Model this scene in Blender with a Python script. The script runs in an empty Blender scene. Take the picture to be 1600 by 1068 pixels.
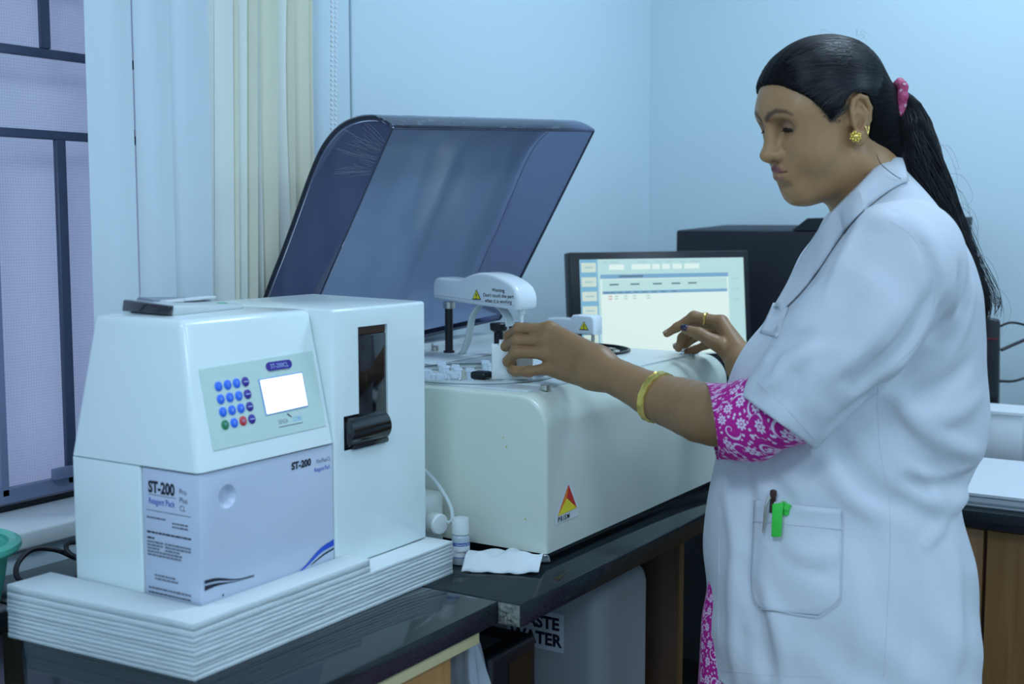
import bpy, bmesh, math, random
import numpy as np
from mathutils import Matrix, Vector

random.seed(7)
rng = np.random.default_rng(7)
SC = bpy.context.scene
COL = SC.collection

# ------------------------------------------------------------------ camera
FPX, HORIZON, CX, CY = 1950.0, 340.0, 800.0, 534.0
PITCH = math.atan((CY - HORIZON) / FPX)
YAW = math.atan((2030 - CX) / math.hypot(FPX, CY - HORIZON))
CAM = np.array([0.0, 0.0, 1.35])
FW = np.array([math.cos(PITCH) * math.cos(YAW), math.cos(PITCH) * math.sin(YAW), -math.sin(PITCH)])
RT = np.array([math.sin(YAW), -math.cos(YAW), 0.0])
UP = np.cross(RT, FW)
cam = bpy.data.cameras.new('camera')
cam.lens = FPX / 1600 * 36
cam.sensor_width = 36
cam.clip_start = 0.02
cam.dof.use_dof = True
cam.dof.focus_distance = 2.1
cam.dof.aperture_fstop = 4.3
camo = bpy.data.objects.new('camera', cam)
COL.objects.link(camo)
camo.matrix_world = Matrix(((RT[0], UP[0], -FW[0], CAM[0]), (RT[1], UP[1], -FW[1], CAM[1]), (RT[2], UP[2], -FW[2], CAM[2]), (0, 0, 0, 1)))
SC.camera = camo

# ------------------------------------------------------------------ world, lights, exposure
SC.view_settings.view_transform = 'Standard'
SC.view_settings.look = 'None'
SC.view_settings.gamma = 1.0
SC.view_settings.use_curve_mapping = False
SC.view_settings.exposure = 0.0
SC.cycles.max_bounces = 7
SC.cycles.diffuse_bounces = 4
SC.cycles.transparent_max_bounces = 12
SC.cycles.sample_clamp_indirect = 6.0
world = bpy.data.worlds.new('daylight')
SC.world = world
world.use_nodes = True
world.node_tree.nodes['Background'].inputs[0].default_value = (0.60, 0.68, 0.98, 1)
world.node_tree.nodes['Background'].inputs[1].default_value = 2.2
LAMP_COLOR = (0.60, 0.79, 1.0)
LAMP_POWER = 1.0
# (x, y) of the square ceiling panels; each gets its lamp in the ceiling builder below
PANELS = [((2.55, 0.55), 15.0), ((-0.25, 0.45), 22.0), ((0.0, -1.3), 20.0), ((2.3, -1.4), 14.0)]

# ------------------------------------------------------------------ helpers: materials
MATS = {}

def mat(name, color, rough=0.5, metal=0.0, spec=0.5, bump=None, vary=None, emit=None, alpha=None, trans=None, coat=0.0, sss=None):
    """bump=(scale, strength, distance, detail), vary=(scale, amount, second colour)"""
    if name in MATS:
        return MATS[name]
    m = bpy.data.materials.new(name)
    m.use_nodes = True
    nt = m.node_tree
    b = nt.nodes['Principled BSDF']
    b.inputs['Base Color'].default_value = (*color, 1)
    b.inputs['Roughness'].default_value = rough
    b.inputs['Metallic'].default_value = metal
    b.inputs['Specular IOR Level'].default_value = spec
    if coat:
        b.inputs['Coat Weight'].default_value = coat
        b.inputs['Coat Roughness'].default_value = 0.08
    if alpha is not None:
        b.inputs['Alpha'].default_value = alpha
    if trans is not None:
        b.inputs['Transmission Weight'].default_value = trans
    if sss:
        b.inputs['Subsurface Weight'].default_value = sss[0]
        b.inputs['Subsurface Radius'].default_value = sss[1]
        b.inputs['Subsurface Scale'].default_value = sss[2]
    if emit:
        b.inputs['Emission Color'].default_value = (*emit[0], 1)
        b.inputs['Emission Strength'].default_value = emit[1]
    tc = nt.nodes.new('ShaderNodeTexCoord')
    if vary:
        n = nt.nodes.new('ShaderNodeTexNoise')
        n.inputs['Scale'].default_value = vary[0]
        n.inputs['Detail'].default_value = 5
        nt.links.new(tc.outputs['Object'], n.inputs['Vector'])
        mx = nt.nodes.new('ShaderNodeMix')
        mx.data_type = 'RGBA'
        mr = nt.nodes.new('ShaderNodeMapRange')
        mr.inputs['From Min'].default_value = 0.35
        mr.inputs['From Max'].default_value = 0.7
        mr.inputs['To Max'].default_value = vary[1]
        nt.links.new(n.outputs['Fac'], mr.inputs['Value'])
        nt.links.new(mr.outputs['Result'], mx.inputs['Factor'])
        mx.inputs['A'].default_value = (*color, 1)
        mx.inputs['B'].default_value = (*vary[2], 1)
        nt.links.new(mx.outputs['Result'], b.inputs['Base Color'])
    if bump:
        n2 = nt.nodes.new('ShaderNodeTexNoise')
        n2.inputs['Scale'].default_value = bump[0]
        n2.inputs['Detail'].default_value = bump[3] if len(bump) > 3 else 4
        nt.links.new(tc.outputs['Object'], n2.inputs['Vector'])
        bp = nt.nodes.new('ShaderNodeBump')
        bp.inputs['Strength'].default_value = bump[1]
        bp.inputs['Distance'].default_value = bump[2]
        nt.links.new(n2.outputs['Fac'], bp.inputs['Height'])
        nt.links.new(bp.outputs['Normal'], b.inputs['Normal'])
    MATS[name] = m
    return m

def wood(name, c1, c2, rough=0.45, axis='Z', scale=14.0):
    m = mat(name, c1, rough)
    nt = m.node_tree
    b = nt.nodes['Principled BSDF']
    tc = nt.nodes.new('ShaderNodeTexCoord')
    mp = nt.nodes.new('ShaderNodeMapping')
    s = {'X': (0.08, 1, 1), 'Y': (1, 0.08, 1), 'Z': (1, 1, 0.08)}[axis]
    mp.inputs['Scale'].default_value = s
    n = nt.nodes.new('ShaderNodeTexNoise')
    n.inputs['Scale'].default_value = scale * 3
    n.inputs['Detail'].default_value = 8
    n.inputs['Distortion'].default_value = 0.6
    cr = nt.nodes.new('ShaderNodeValToRGB')
    cr.color_ramp.elements[0].position = 0.35
    cr.color_ramp.elements[0].color = (*c2, 1)
    cr.color_ramp.elements[1].position = 0.68
    cr.color_ramp.elements[1].color = (*c1, 1)
    nt.links.new(tc.outputs['Object'], mp.inputs['Vector'])
    nt.links.new(mp.outputs['Vector'], n.inputs['Vector'])
    nt.links.new(n.outputs['Fac'], cr.inputs['Fac'])
    nt.links.new(cr.outputs['Color'], b.inputs['Base Color'])
    return m

# ------------------------------------------------------------------ helpers: objects
WORLD = {}

def link(name, data, parent=None, center=None):
    o = bpy.data.objects.new(name, data)
    COL.objects.link(o)
    c = Vector(center) if center is not None else Vector((0, 0, 0))
    o.location = c
    WORLD[o.name] = Matrix.Translation(c)
    if parent is not None:
        o.parent = parent
        o.matrix_parent_inverse = WORLD[parent.name].inverted()
    return o

def tag(o, label=None, cat=None, group=None, kind=None):
    if label: o['label'] = label
    if cat: o['category'] = cat
    if group: o['group'] = group
    if kind: o['kind'] = kind
    return o

def empty(name, loc, label, cat, group=None):
    o = link(name, None, None, loc)
    o.empty_display_size = 0.05
    return tag(o, label, cat, group)

def mk(name, verts, faces, m, parent=None, smooth=True, angle=38, attr=None):
    v = np.asarray(verts, dtype=np.float64)
    lo, hi = v.min(0), v.max(0)
    c = (lo + hi) / 2
    if parent is None:
        c[2] = lo[2]
    me = bpy.data.meshes.new(name)
    if isinstance(faces, np.ndarray):
        faces = faces.tolist()
    me.from_pydata((v - c).tolist(), [], faces)
    me.materials.append(m)
    if attr:
        for an, av in attr.items():
            a = me.color_attributes.new(an, 'FLOAT_COLOR', 'POINT')
            buf = np.ones((len(v), 4), dtype=np.float32)
            buf[:, :3] = av
            a.data.foreach_set('color', buf.ravel())
    if smooth:
        me.polygons.foreach_set('use_smooth', [True] * len(me.polygons))
        if angle:
            me.set_sharp_from_angle(angle=math.radians(angle))
    me.update()
    return link(name, me, parent, c)

def mkbm(name, bm, m, parent=None, smooth=True, angle=38):
    bm.verts.index_update()
    vs = [v.co[:] for v in bm.verts]
    fs = [[v.index for v in f.verts] for f in bm.faces]
    bm.free()
    return mk(name, vs, fs, m, parent, smooth, angle)

def bevel(bm, off, seg=2, sel=None):
    es = [e for e in bm.edges if (sel is None or sel(e))]
    bmesh.ops.bevel(bm, geom=es, offset=off, segments=seg, profile=0.5, affect='EDGES')

def bmbox(x0, x1, y0, y1, z0, z1, bev=0, seg=2, sel=None):
    bm = bmesh.new()
    vs = [bm.verts.new(p) for p in ((x0, y0, z0), (x1, y0, z0), (x1, y1, z0), (x0, y1, z0), (x0, y0, z1), (x1, y0, z1), (x1, y1, z1), (x0, y1, z1))]
    for f in ((3, 2, 1, 0), (4, 5, 6, 7), (0, 1, 5, 4), (1, 2, 6, 5), (2, 3, 7, 6), (3, 0, 4, 7)):
        bm.faces.new([vs[i] for i in f])
    if bev:
        bevel(bm, bev, seg, sel)
    return bm

def box(name, m, parent, x0, x1, y0, y1, z0, z1, bev=0.0, seg=2):
    return mkbm(name, bmbox(x0, x1, y0, y1, z0, z1, bev, seg), m, parent)

def hexa(bot, top):
    """bmesh of a box from 4 bottom + 4 top points (counter-clockwise from above)"""
    bm = bmesh.new()
    vs = [bm.verts.new(p) for p in list(bot) + list(top)]
    for f in ((3, 2, 1, 0), (4, 5, 6, 7), (0, 1, 5, 4), (1, 2, 6, 5), (2, 3, 7, 6), (3, 0, 4, 7)):
        bm.faces.new([vs[i] for i in f])
    return bm

def frame_of(n):
    n = np.asarray(n, float); n = n / np.linalg.norm(n)
    a = np.array([0, 0, 1.0]) if abs(n[2]) < 0.9 else np.array([1.0, 0, 0])
    u = np.cross(a, n); u /= np.linalg.norm(u)
    return u, np.cross(n, u), n

def prism(pts2, o, u, v, w, depth, bev=0.0, seg=2):
    """extrude a 2-D outline (along u, v from o) by depth along w"""
    o, u, v, w = (np.asarray(a, float) for a in (o, u, v, w))
    bm = bmesh.new()
    a = [bm.verts.new(o + u * p[0] + v * p[1]) for p in pts2]
    b = [bm.verts.new(o + u * p[0] + v * p[1] + w * depth) for p in pts2]
    n = len(a)
    bm.faces.new(a[::-1]); bm.faces.new(b)
    for i in range(n):
        bm.faces.new((a[i], a[(i + 1) % n], b[(i + 1) % n], b[i]))
    bmesh.ops.recalc_face_normals(bm, faces=bm.faces)
    if bev:
        caps = [f for f in bm.faces if len(f.verts) == n and n != 4] or [f for f in bm.faces if len(f.verts) == n][:2]
        es = {e for f in caps for e in f.edges}
        bmesh.ops.bevel(bm, geom=list(es), offset=bev, segments=seg, profile=0.5, affect='EDGES')
    return bm

def lathe(prof, c, axis=(0, 0, 1), n=32, cap=True):
    """prof: list of (radius, height) along axis from c -> verts, faces"""
    u, v, w = frame_of(axis)
    c = np.asarray(c, float)
    V, F = [], []
    for r, h in prof:
        for k in range(n):
            t = 2 * math.pi * k / n
            V.append(c + w * h + (u * math.cos(t) + v * math.sin(t)) * max(r, 1e-5))
    for i in range(len(prof) - 1):
        for k in range(n):
            F.append((i * n + k, i * n + (k + 1) % n, (i + 1) * n + (k + 1) % n, (i + 1) * n + k))
    if cap:
        F.append(tuple(range(n))[::-1])
        F.append(tuple((len(prof) - 1) * n + k for k in range(n)))
    return V, F

def smooth_path(pts, n):
    """Catmull-Rom through pts (any dimension), n samples"""
    P = np.asarray(pts, float)
    P = np.vstack([2 * P[0] - P[1], P, 2 * P[-1] - P[-2]])
    m = len(P) - 3
    out = []
    for s in np.linspace(0, m - 1e-6, n):
        i = int(s); t = s - i
        a, b, c, d = P[i], P[i + 1], P[i + 2], P[i + 3]
        out.append(0.5 * ((2 * b) + (c - a) * t + (2 * a - 5 * b + 4 * c - d) * t * t + (3 * b - a - 3 * c + d) * t ** 3))
    return np.array(out)

def tube(path, r, n=8, cap=True, flat=None):
    """verts/faces of a tube along path; r scalar or list; flat=(w,h) gives an elliptical section"""
    P = np.asarray(path, float)
    m = len(P)
    r = np.broadcast_to(np.asarray(r, float), (m,))
    T = np.gradient(P, axis=0)
    T /= np.linalg.norm(T, axis=1)[:, None] + 1e-12
    u = frame_of(T[0])[0]
    V, F = [], []
    for i in range(m):
        u = u - T[i] * (u @ T[i])
        u /= np.linalg.norm(u) + 1e-12
        v = np.cross(T[i], u)
        for k in range(n):
            t = 2 * math.pi * k / n
            sx, sy = (flat if flat else (1, 1))
            V.append(P[i] + r[i] * (u * math.cos(t) * sx + v * math.sin(t) * sy))
    for i in range(m - 1):
        for k in range(n):
            F.append((i * n + k, i * n + (k + 1) % n, (i + 1) * n + (k + 1) % n, (i + 1) * n + k))
    if cap:
        F.append(tuple(range(n))[::-1]); F.append(tuple((m - 1) * n + k for k in range(n)))
    return V, F

def merge(*vfs):
    V, F = [], []
    for v, f in vfs:
        k = len(V)
        V += [tuple(p) for p in v]
        F += [tuple(i + k for i in q) for q in f]
    return V, F

def text_obj(name, s, size, o, u, v, m, parent, align='LEFT', thick=0.0, sx=1.0, spacing=1.0):
    """flat printed lettering: baseline starts at o, runs along u, up is v"""
    cu = bpy.data.curves.new(name, 'FONT')
    cu.body = s
    cu.size = size
    cu.align_x = align
    cu.space_character = spacing
    cu.offset = thick
    cu.resolution_u = 3
    t = bpy.data.objects.new(name, cu)
    me = bpy.data.meshes.new_from_object(t)
    bpy.data.objects.remove(t)
    n = len(me.vertices)
    co = np.zeros(n * 3); me.vertices.foreach_get('co', co); co = co.reshape(-1, 3)
    fs = [tuple(p.vertices) for p in me.polygons]
    bpy.data.meshes.remove(me)
    o, u, v = (np.asarray(a, float) for a in (o, u, v))
    w = o + co[:, :1] * sx * u + co[:, 1:2] * v
    return mk(name, w, fs, m, parent, smooth=False)

def quad(name, o, u, v, w, h, m, parent):
    o, u, v = (np.asarray(a, float) for a in (o, u, v))
    return mk(name, [o, o + u * w, o + u * w + v * h, o + v * h], [(0, 1, 2, 3)], m, parent, smooth=False)

def ray(px, py):
    return FW + RT * (px - CX) / FPX + UP * (CY - py) / FPX

def grid_faces(nu, nv, closed_u=False):
    F = []
    for j in range(nv - 1):
        for i in range(nu - (0 if closed_u else 1)):
            F.append((j * nu + i, j * nu + (i + 1) % nu, (j + 1) * nu + (i + 1) % nu, (j + 1) * nu + i))
    return F

def dup(root, offset, label=None):
    """copy a thing with its parts and sub-parts, moved by offset"""
    def cp(o, par):
        c = o.copy(); COL.objects.link(c)
        WORLD[c.name] = WORLD[o.name].copy()
        if par is not None: c.parent = par
        for ch in list(o.children): cp(ch, c)
        return c
    r = cp(root, None)
    r.location = Vector(root.location) + Vector(offset)
    if label: r['label'] = label
    return r

# ------------------------------------------------------------------ materials
m_wall = mat('wall_paint', (0.62, 0.75, 0.80), 0.75, bump=(140, 0.06, 0.002))
m_ceil = mat('ceiling_paint', (0.85, 0.86, 0.86), 0.8)
m_floor = mat('floor_tile', (0.38, 0.37, 0.36), 0.3, vary=(6, 0.5, (0.3, 0.29, 0.28)))
m_sill = mat('sill_paint', (0.74, 0.79, 0.79), 0.45, vary=(12, 0.4, (0.6, 0.65, 0.66)))
m_bar = mat('grille_steel', (0.055, 0.075, 0.13), 0.45)
m_black = mat('black_plastic', (0.008, 0.009, 0.012), 0.35)
m_blackg = mat('black_gloss', (0.004, 0.004, 0.006), 0.08, coat=0.6)
m_abs = mat('white_plastic', (0.79, 0.89, 0.88), 0.16, spec=0.5)
m_abs2 = mat('lavender_card', (0.58, 0.64, 0.76), 0.3)
m_cream = mat('cream_casing', (0.64, 0.70, 0.62), 0.22, bump=(300, 0.03, 0.001))
m_top = mat('grey_white_plate', (0.58, 0.65, 0.66), 0.25)
m_granite = mat('black_granite', (0.010, 0.015, 0.018), 0.07, spec=0.32, vary=(260, 0.5, (0.028, 0.036, 0.042)), coat=0.0)
m_chip = mat('rough_cut_granite', (0.13, 0.14, 0.12), 0.85, bump=(90, 1.0, 0.01), vary=(60, 0.8, (0.3, 0.31, 0.27)))
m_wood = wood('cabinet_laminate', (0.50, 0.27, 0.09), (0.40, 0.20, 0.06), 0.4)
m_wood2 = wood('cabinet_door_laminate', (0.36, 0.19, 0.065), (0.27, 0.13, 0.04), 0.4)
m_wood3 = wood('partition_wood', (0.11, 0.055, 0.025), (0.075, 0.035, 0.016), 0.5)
m_edge = mat('cream_edging', (0.72, 0.62, 0.33), 0.45)
m_steel = mat('brushed_steel', (0.62, 0.6, 0.55), 0.3, metal=1.0)
m_ink = mat('dark_ink', (0.01, 0.012, 0.03), 0.5)
m_inkb = mat('blue_ink', (0.015, 0.08, 0.55), 0.45)
m_inkg = mat('grey_ink', (0.16, 0.17, 0.22), 0.5)
m_paper = mat('white_paper', (0.70, 0.73, 0.75), 0.7)
m_cable = mat('black_rubber', (0.012, 0.012, 0.016), 0.45)
m_hdpe = mat('milky_plastic', (0.78, 0.82, 0.80), 0.35, sss=(0.3, (0.5, 0.5, 0.5), 0.01))
m_tank = mat('grey_white_tank', (0.32, 0.34, 0.36), 0.45)
# ------------------------------------------------------------------ the room
XF, YW, XB, YB, ZC = 3.44, 1.67, -1.7, -2.3, 2.75
def struct(name, m, *d, label=None, bev=0):
    o = box(name, m, None, *d, bev=bev)
    return tag(o, label, None, None, 'structure')
struct('floor', m_floor, XB - .1, XF + .1, YB - .1, YW + .3, -0.1, 0)
struct('ceiling', m_ceil, XB - .1, XF + .1, YB - .1, YW + .3, ZC, ZC + 0.1)
struct('wall_far', m_wall, XF, XF + .12, YB - .1, YW + .3, 0, ZC, label='pale blue painted wall behind the monitor and computer case')
struct('wall_behind', m_wall, XB - .12, XB, YB - .1, YW + .3, 0, ZC)
struct('wall_near', m_wall, XB, XF, YB - .12, YB, 0, ZC)
# window wall: below the sill, left and right of the opening, above it
WX0, WX1, WZ0, WZ1 = 0.1, 1.90, 0.862, 2.35
bm = bmesh.new()
outer = [(XB, 0), (XF, 0), (XF, ZC), (XB, ZC)]
inner = [(WX0, WZ0 - .03), (WX1, WZ0 - .03), (WX1, WZ1), (WX0, WZ1)]
V, F = [], []
for y in (YW, YW + 0.22):
    V += [(x, y, z) for x, z in outer] + [(x, y, z) for x, z in inner]
for i in range(4):
    j = (i + 1) % 4
    F += [(i, j, 4 + j, 4 + i), (8 + j, 8 + i, 12 + i, 12 + j), (4 + i, 4 + j, 12 + j, 12 + i), (j, i, 8 + i, 8 + j)]
bm.free()
tag(mk('wall_window', V, F, m_wall, None, smooth=False), 'pale blue wall with the window opening and its reveal', None, None, 'structure')
# sill: projecting board with a groove under its nose
sill = tag(mkbm('trim_1', bmbox(WX0, WX1, YW - .012, YW + .14, WZ0 - .03, WZ0 + .002, 0.006, 3), m_sill, None), 'white window sill board under the window', None, None, 'structure')
tag(box('trim_2', m_wall, None, 2.034, 2.041, YW - .006, YW - .0005, .802, ZC - .01, 0.002), 'thin upright bead on the wall beside the window', None, None, 'structure')
# window: black track, insect screen, steel grille
win = link('window_1', None, None, ((WX0 + WX1) / 2, YW + .15, WZ0))
tag(win, 'steel barred window with a lavender insect screen', None, None, 'structure')
m_screen = mat('insect_screen', (0.36, 0.38, 0.56), 0.8)
nt = m_screen.node_tree
b = nt.nodes['Principled BSDF']
tc = nt.nodes.new('ShaderNodeTexCoord')
prev = None
for d in ('X', 'Z'):
    w = nt.nodes.new('ShaderNodeTexWave')
    w.bands_direction = d
    w.inputs['Scale'].default_value = 62
    w.inputs['Distortion'].default_value = 1.2
    w.inputs['Detail'].default_value = 1
    w.inputs['Detail Scale'].default_value = 0.4
    nt.links.new(tc.outputs['Object'], w.inputs['Vector'])
    if prev is None:
        prev = w
    else:
        mth = nt.nodes.new('ShaderNodeMath'); mth.operation = 'MULTIPLY'
        nt.links.new(prev.outputs['Fac'], mth.inputs[0]); nt.links.new(w.outputs['Fac'], mth.inputs[1])
mx = nt.nodes.new('ShaderNodeMix'); mx.data_type = 'RGBA'
mx.inputs['A'].default_value = (0.70, 0.73, 0.78, 1)
mx.inputs['B'].default_value = (0.56, 0.60, 0.68, 1)
nt.links.new(mth.outputs[0], mx.inputs['Factor'])
nt.links.new(mx.outputs['Result'], b.inputs['Base Color'])
trl = nt.nodes.new('ShaderNodeBsdfTranslucent')
nt.links.new(mx.outputs['Result'], trl.inputs['Color'])
ms = nt.nodes.new('ShaderNodeMixShader'); ms.inputs[0].default_value = 0.45
nt.links.new(b.outputs[0], ms.inputs[1]); nt.links.new(trl.outputs[0], ms.inputs[2])
nt.links.new(ms.outputs[0], nt.nodes['Material Output'].inputs['Surface'])
SY = YW + .13
box('insect_screen', m_screen, win, WX0, WX1, SY + .03, SY + .031, WZ0, WZ1)
box('window_track', m_black, win, WX0, WX1, SY - .005, SY + .035, WZ0, WZ0 + .012, 0.002)
for x0, x1 in ((WX0, WX0 + .03), (WX1 - .03, WX1)):
    box('window_frame', m_sill, win, x0, x1, SY, SY + .04, WZ0 + .012, WZ1, .003)
m_frame2 = mat('blue_grey_frame', (0.2, 0.24, 0.36), 0.5)
GY = SY - 0.02
def bar(x0, x1, z0, z1, m=None, dy=0.012):
    box('grille_bar', m or m_bar, win, x0, x1, GY, GY + dy, z0, z1, 0.0015, 1)
for z in (1.622, 1.488):
    bar(WX0, WX1, z - .0075, z + .0075)
for z in (1.76, 1.9, 2.05, 2.2):
    bar(WX0, WX1, z - .0075, z + .0075)
for x in (0.45, 0.75, 1.0, 1.38, 1.75):
    bar(x - .009, x + .009, 1.63, WZ1, dy=.010)
for x in (0.6, 0.9, 1.402, 1.85):
    bar(x - .010, x + .010, WZ0 + .03, 1.482, dy=.010)
bar(WX0, WX1, 0.880, 0.905, m_frame2, 0.016)
bar(1.262, 1.276, WZ0 + .03, 1.482, m_frame2, 0.010)
box('window_latch', m_frame2, win, 1.355, 1.40, GY - .012, GY - .001, 0.905, 0.925, .003)

# vertical blind: flat blue-white slats, then a gathered bunch of cream ones
m_slat = mat('blue_white_slat', (0.66, 0.76, 0.80), 0.7, bump=(220, 0.08, 0.001))
m_slat2 = mat('cream_slat', (0.88, 0.87, 0.68), 0.7, bump=(220, 0.08, 0.001))
m_slat3 = mat('pale_cream_slat', (0.84, 0.88, 0.80), 0.7, bump=(220, 0.08, 0.001))
blind = empty('vertical_blind', (1.5, YW - .06, 2.42), 'vertical fabric blind with flat blue-white slats and bunched cream slats', 'window blind')
box('head_rail', m_sill, blind, 0.2, 2.05, YW - .09, YW - .012, 2.41, 2.45, .004)
def slat(x, y, w, ang, m, z0=0.905, z1=2.41, wave=0.0, phase=0.0, lean=0.0, curl=0.006, bow=0.0, bend=None):
    nu, nv = (7 if bend is None else 9), 26
    V = []
    for j in range(nv):
        t = j / (nv - 1)
        z = z1 + (z0 - z1) * t
        a = ang + wave * math.sin(3.1 * t + phase) * t
        cx_ = x + lean * t + bow * math.sin(math.pi * min(1.0, t * 1.02)) ** 2
        for i in range(nu):
            s = (i / (nu - 1) - 0.5) * w
            c = curl * (1 - (2 * i / (nu - 1) - 1) ** 2)
            if bend is not None:
                f_ = i / (nu - 1)
                c = .0015 * (1 - (2 * f_ - 1) ** 2) + -max(0.0, f_ - bend) * w * .55
            V.append((cx_ + s * math.cos(a) - c * math.sin(a), y + s * math.sin(a) + c * math.cos(a), z))
    n = len(V)
    V2 = V + [(p[0] + .0006 * math.sin(ang), p[1] - .0006 * math.cos(ang), p[2]) for p in V]
    F = grid_faces(nu, nv)
    F2 = F + [tuple(n + k for k in f[::-1]) for f in F]
    for j in range(nv - 1):
        a0, a1 = j * nu, (j + 1) * nu
        F2 += [(a0, a1, n + a1, n + a0), (a0 + nu - 1, n + a0 + nu - 1, n + a1 + nu - 1, a1 + nu - 1)]
    o = mk('slat', V2, F2, m, blind)
    return o
# flat ones: each about 9 cm wide seen nearly square on
SB = YW - .027
slat(1.3880, SB + .002, 0.082, 0.0, m_slat, bend=.70)
slat(1.4775, SB + .002, 0.066, 0.0, m_slat, bend=.60)
slat(1.5545, SB + .000, 0.086, 0.0, m_slat, bend=.56, lean=-.012)
# gathered cream bunch: turned steeply, swaying, in front of the last flat ones
for x in (1.661, 1.745, 1.830):
    slat(x, SB + .016, .096, 0.0, m_slat3, 0.93)
for k, (x, a, m, wv, ph, ln, bw) in enumerate((
        (1.644, 0.40, m_slat3, 0.06, 0.3, -0.030, 0.0), (1.660, 0.62, m_slat2, 0.06, 1.1, -0.035, 0.0), (1.682, 0.35, m_slat3, 0.08, 0.5, -0.040, 0.0),
        (1.708, 0.66, m_slat2, 0.08, 0.9, -0.040, 0.0), (1.728, 0.42, m_slat3, 0.1, 1.6, -0.035, -0.01), (1.752, 0.70, m_slat2, 0.06, 0.2, -0.03, 0.0),
        (1.775, 0.34, m_slat3, 0.12, 0.4, -0.03, -0.02), (1.800, 0.64, m_slat2, 0.1, 2.0, -0.02, 0.0), (1.830, 0.30, m_slat3, 0.2, 0.2, -0.055, -0.035),
        (1.858, 0.62, m_slat2, 0.15, 1.0, -0.03, -0.015), (1.880, 0.50, m_slat2, 0.15, 0.2, -0.030, -0.02))):
    slat(x, SB - .002 + .004 * math.sin(k * 2.1), 0.066, -a * .85, m, 0.96, 2.41, wv, ph, ln, 0.006, bw)
for z in (1.60, 1.488):
    box('clip', m_black, blind, 1.4335, 1.4375, SB - .004, SB, z - .007, z + .007)
# bead chain of the blind hanging at the reveal
chain = empty('bead_chain', (1.945, YW - .03, 1.1), 'white beaded pull chain hanging beside the cream slats', 'chain')
bead = lathe([(0.0, -.0030), (.0022, -.0021), (.0030, 0), (.0022, .0021), (0.0, .0030)], (0, 0, 0), n=8, cap=False)
for sx in (0.0, 0.012):
    vs = []
    for k in range(130):
        z = 2.40 - k * 0.0095
        x = 1.953 + sx - 0.030 * (k / 130)
        vs.append(([(p[0] + x, p[1] + YW - .035, p[2] + z) for p in bead[0]], bead[1]))
    st = tube([(1.953 + sx, YW - .035, 2.40), (1.953 + sx - .030, YW - .035, 2.40 - 1.235)], .0006, 5)
    o = mk('bead_strand', *merge(st, *vs), mat('bead_white', (.85, .9, .9), .3), chain)

# ceiling light panels
m_lamp = mat('lamp_diffuser', (0.9, 0.95, 1.0), 0.5, emit=(LAMP_COLOR, 6.0))
spots = ['over the monitor corner', 'above the near worktop', 'behind the camera', 'behind the lab technician']
for ((x, y), p), wh in zip(PANELS, spots):
    e = empty('ceiling_light', (x, y, ZC - .03), 'square white ceiling light panel ' + wh, 'ceiling light', 'ceiling light panels')
    bmf = bmbox(x - .32, x + .32, y - .32, y + .32, ZC - .03, ZC - .001, .004)
    mkbm('light_frame', bmf, m_ceil, e)
    box('diffuser', m_lamp, e, x - .29, x + .29, y - .29, y + .29, ZC - .034, ZC - .031)
    ld = bpy.data.lights.new('ceiling_lamp', 'AREA')
    ld.shape = 'SQUARE'; ld.size = 0.58; ld.energy = p * LAMP_POWER; ld.color = LAMP_COLOR
    lo = link('lamp', ld, e, (x, y, ZC - .037))

# ------------------------------------------------------------------ worktops and cabinets
STEPX = 1.478
ct = tag(mkbm('worktop', prism([(0.70, .951), (STEPX - .001, .951), (STEPX - .001, YW - .003), (1.095, YW - .003), (1.095, 1.518)], (0, 0, .765), (1, 0, 0), (0, 1, 0), (0, 0, 1), .035, .004, 2), m_granite), 'near black granite worktop carrying the electrolyte analyzer', 'worktop')
ct2 = empty('worktop', (2.0, 1.3, .765), 'black granite worktop along the window wall under the large analyzer', 'worktop')
mkbm('slab', bmbox(STEPX, 2.423, 0.912, YW - .003, 0.765, 0.80, .004, 2), m_granite, ct2)
# the rough broken end of the slab that sticks out past its neighbour
nu, nv = 14, 10
V = []
for j in range(nv):
    for i in range(nu):
        u_, v_ = i / (nu - 1), j / (nv - 1)
        e_ = min(u_, 1 - u_, v_, 1 - v_) * 6
        V.append((STEPX - .001 - .006 * min(1, e_) * random.random(), 0.914 + .0365 * u_, 0.767 + .0315 * v_))
mk('chipped_end', V, grid_faces(nu, nv), m_chip, ct2, angle=20)
ct3 = tag(mkbm('worktop', bmbox(2.425, XF - .003, -1.3, YW - .003, 0.7655, 0.7995, .004, 2), m_granite), 'black granite worktop along the far wall carrying monitor and papers', 'worktop')
led = tag(mkbm('worktop', bmbox(0.2, 1.093, 1.515, YW - .003, 0.765, 0.80, .006, 2), mat('grey_granite', (0.022, 0.03, 0.035), 0.12, spec=.6)), 'narrow dark ledge under the window carrying the green basin', 'worktop')
cab = empty('base_cabinet', (1.2, 1.3, 0), 'light wood base cabinet under the near worktop with cream edging', 'cabinet')
box('side_panel', m_wood, cab, 1.374, 1.392, .975, 1.6, 0.0, .742, .001)
box('side_panel', m_wood, cab, 0.76, 0.778, .975, 1.05, 0.0, .742, .001)
box('front_panel', m_wood, cab, .78, 1.373, .972, .99, 0.08, .742, .001)
box('edging_strip', m_edge, cab, 0.755, 1.445, .962, 1.3, .744, .764, .001)
box('plinth', m_black, cab, 0.79, 1.37, 1.01, 1.04, 0.0, .079)
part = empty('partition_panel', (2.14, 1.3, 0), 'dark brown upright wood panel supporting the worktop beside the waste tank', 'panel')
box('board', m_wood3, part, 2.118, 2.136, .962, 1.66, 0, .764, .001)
box('lit_front_edge', wood('lit_partition_wood', (0.16, 0.085, 0.035), (0.12, .06, .025)), part, 2.116, 2.138, .956, .9615, 0, .764)  # same board wood, lightened: light on the front edge put into the colour
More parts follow.
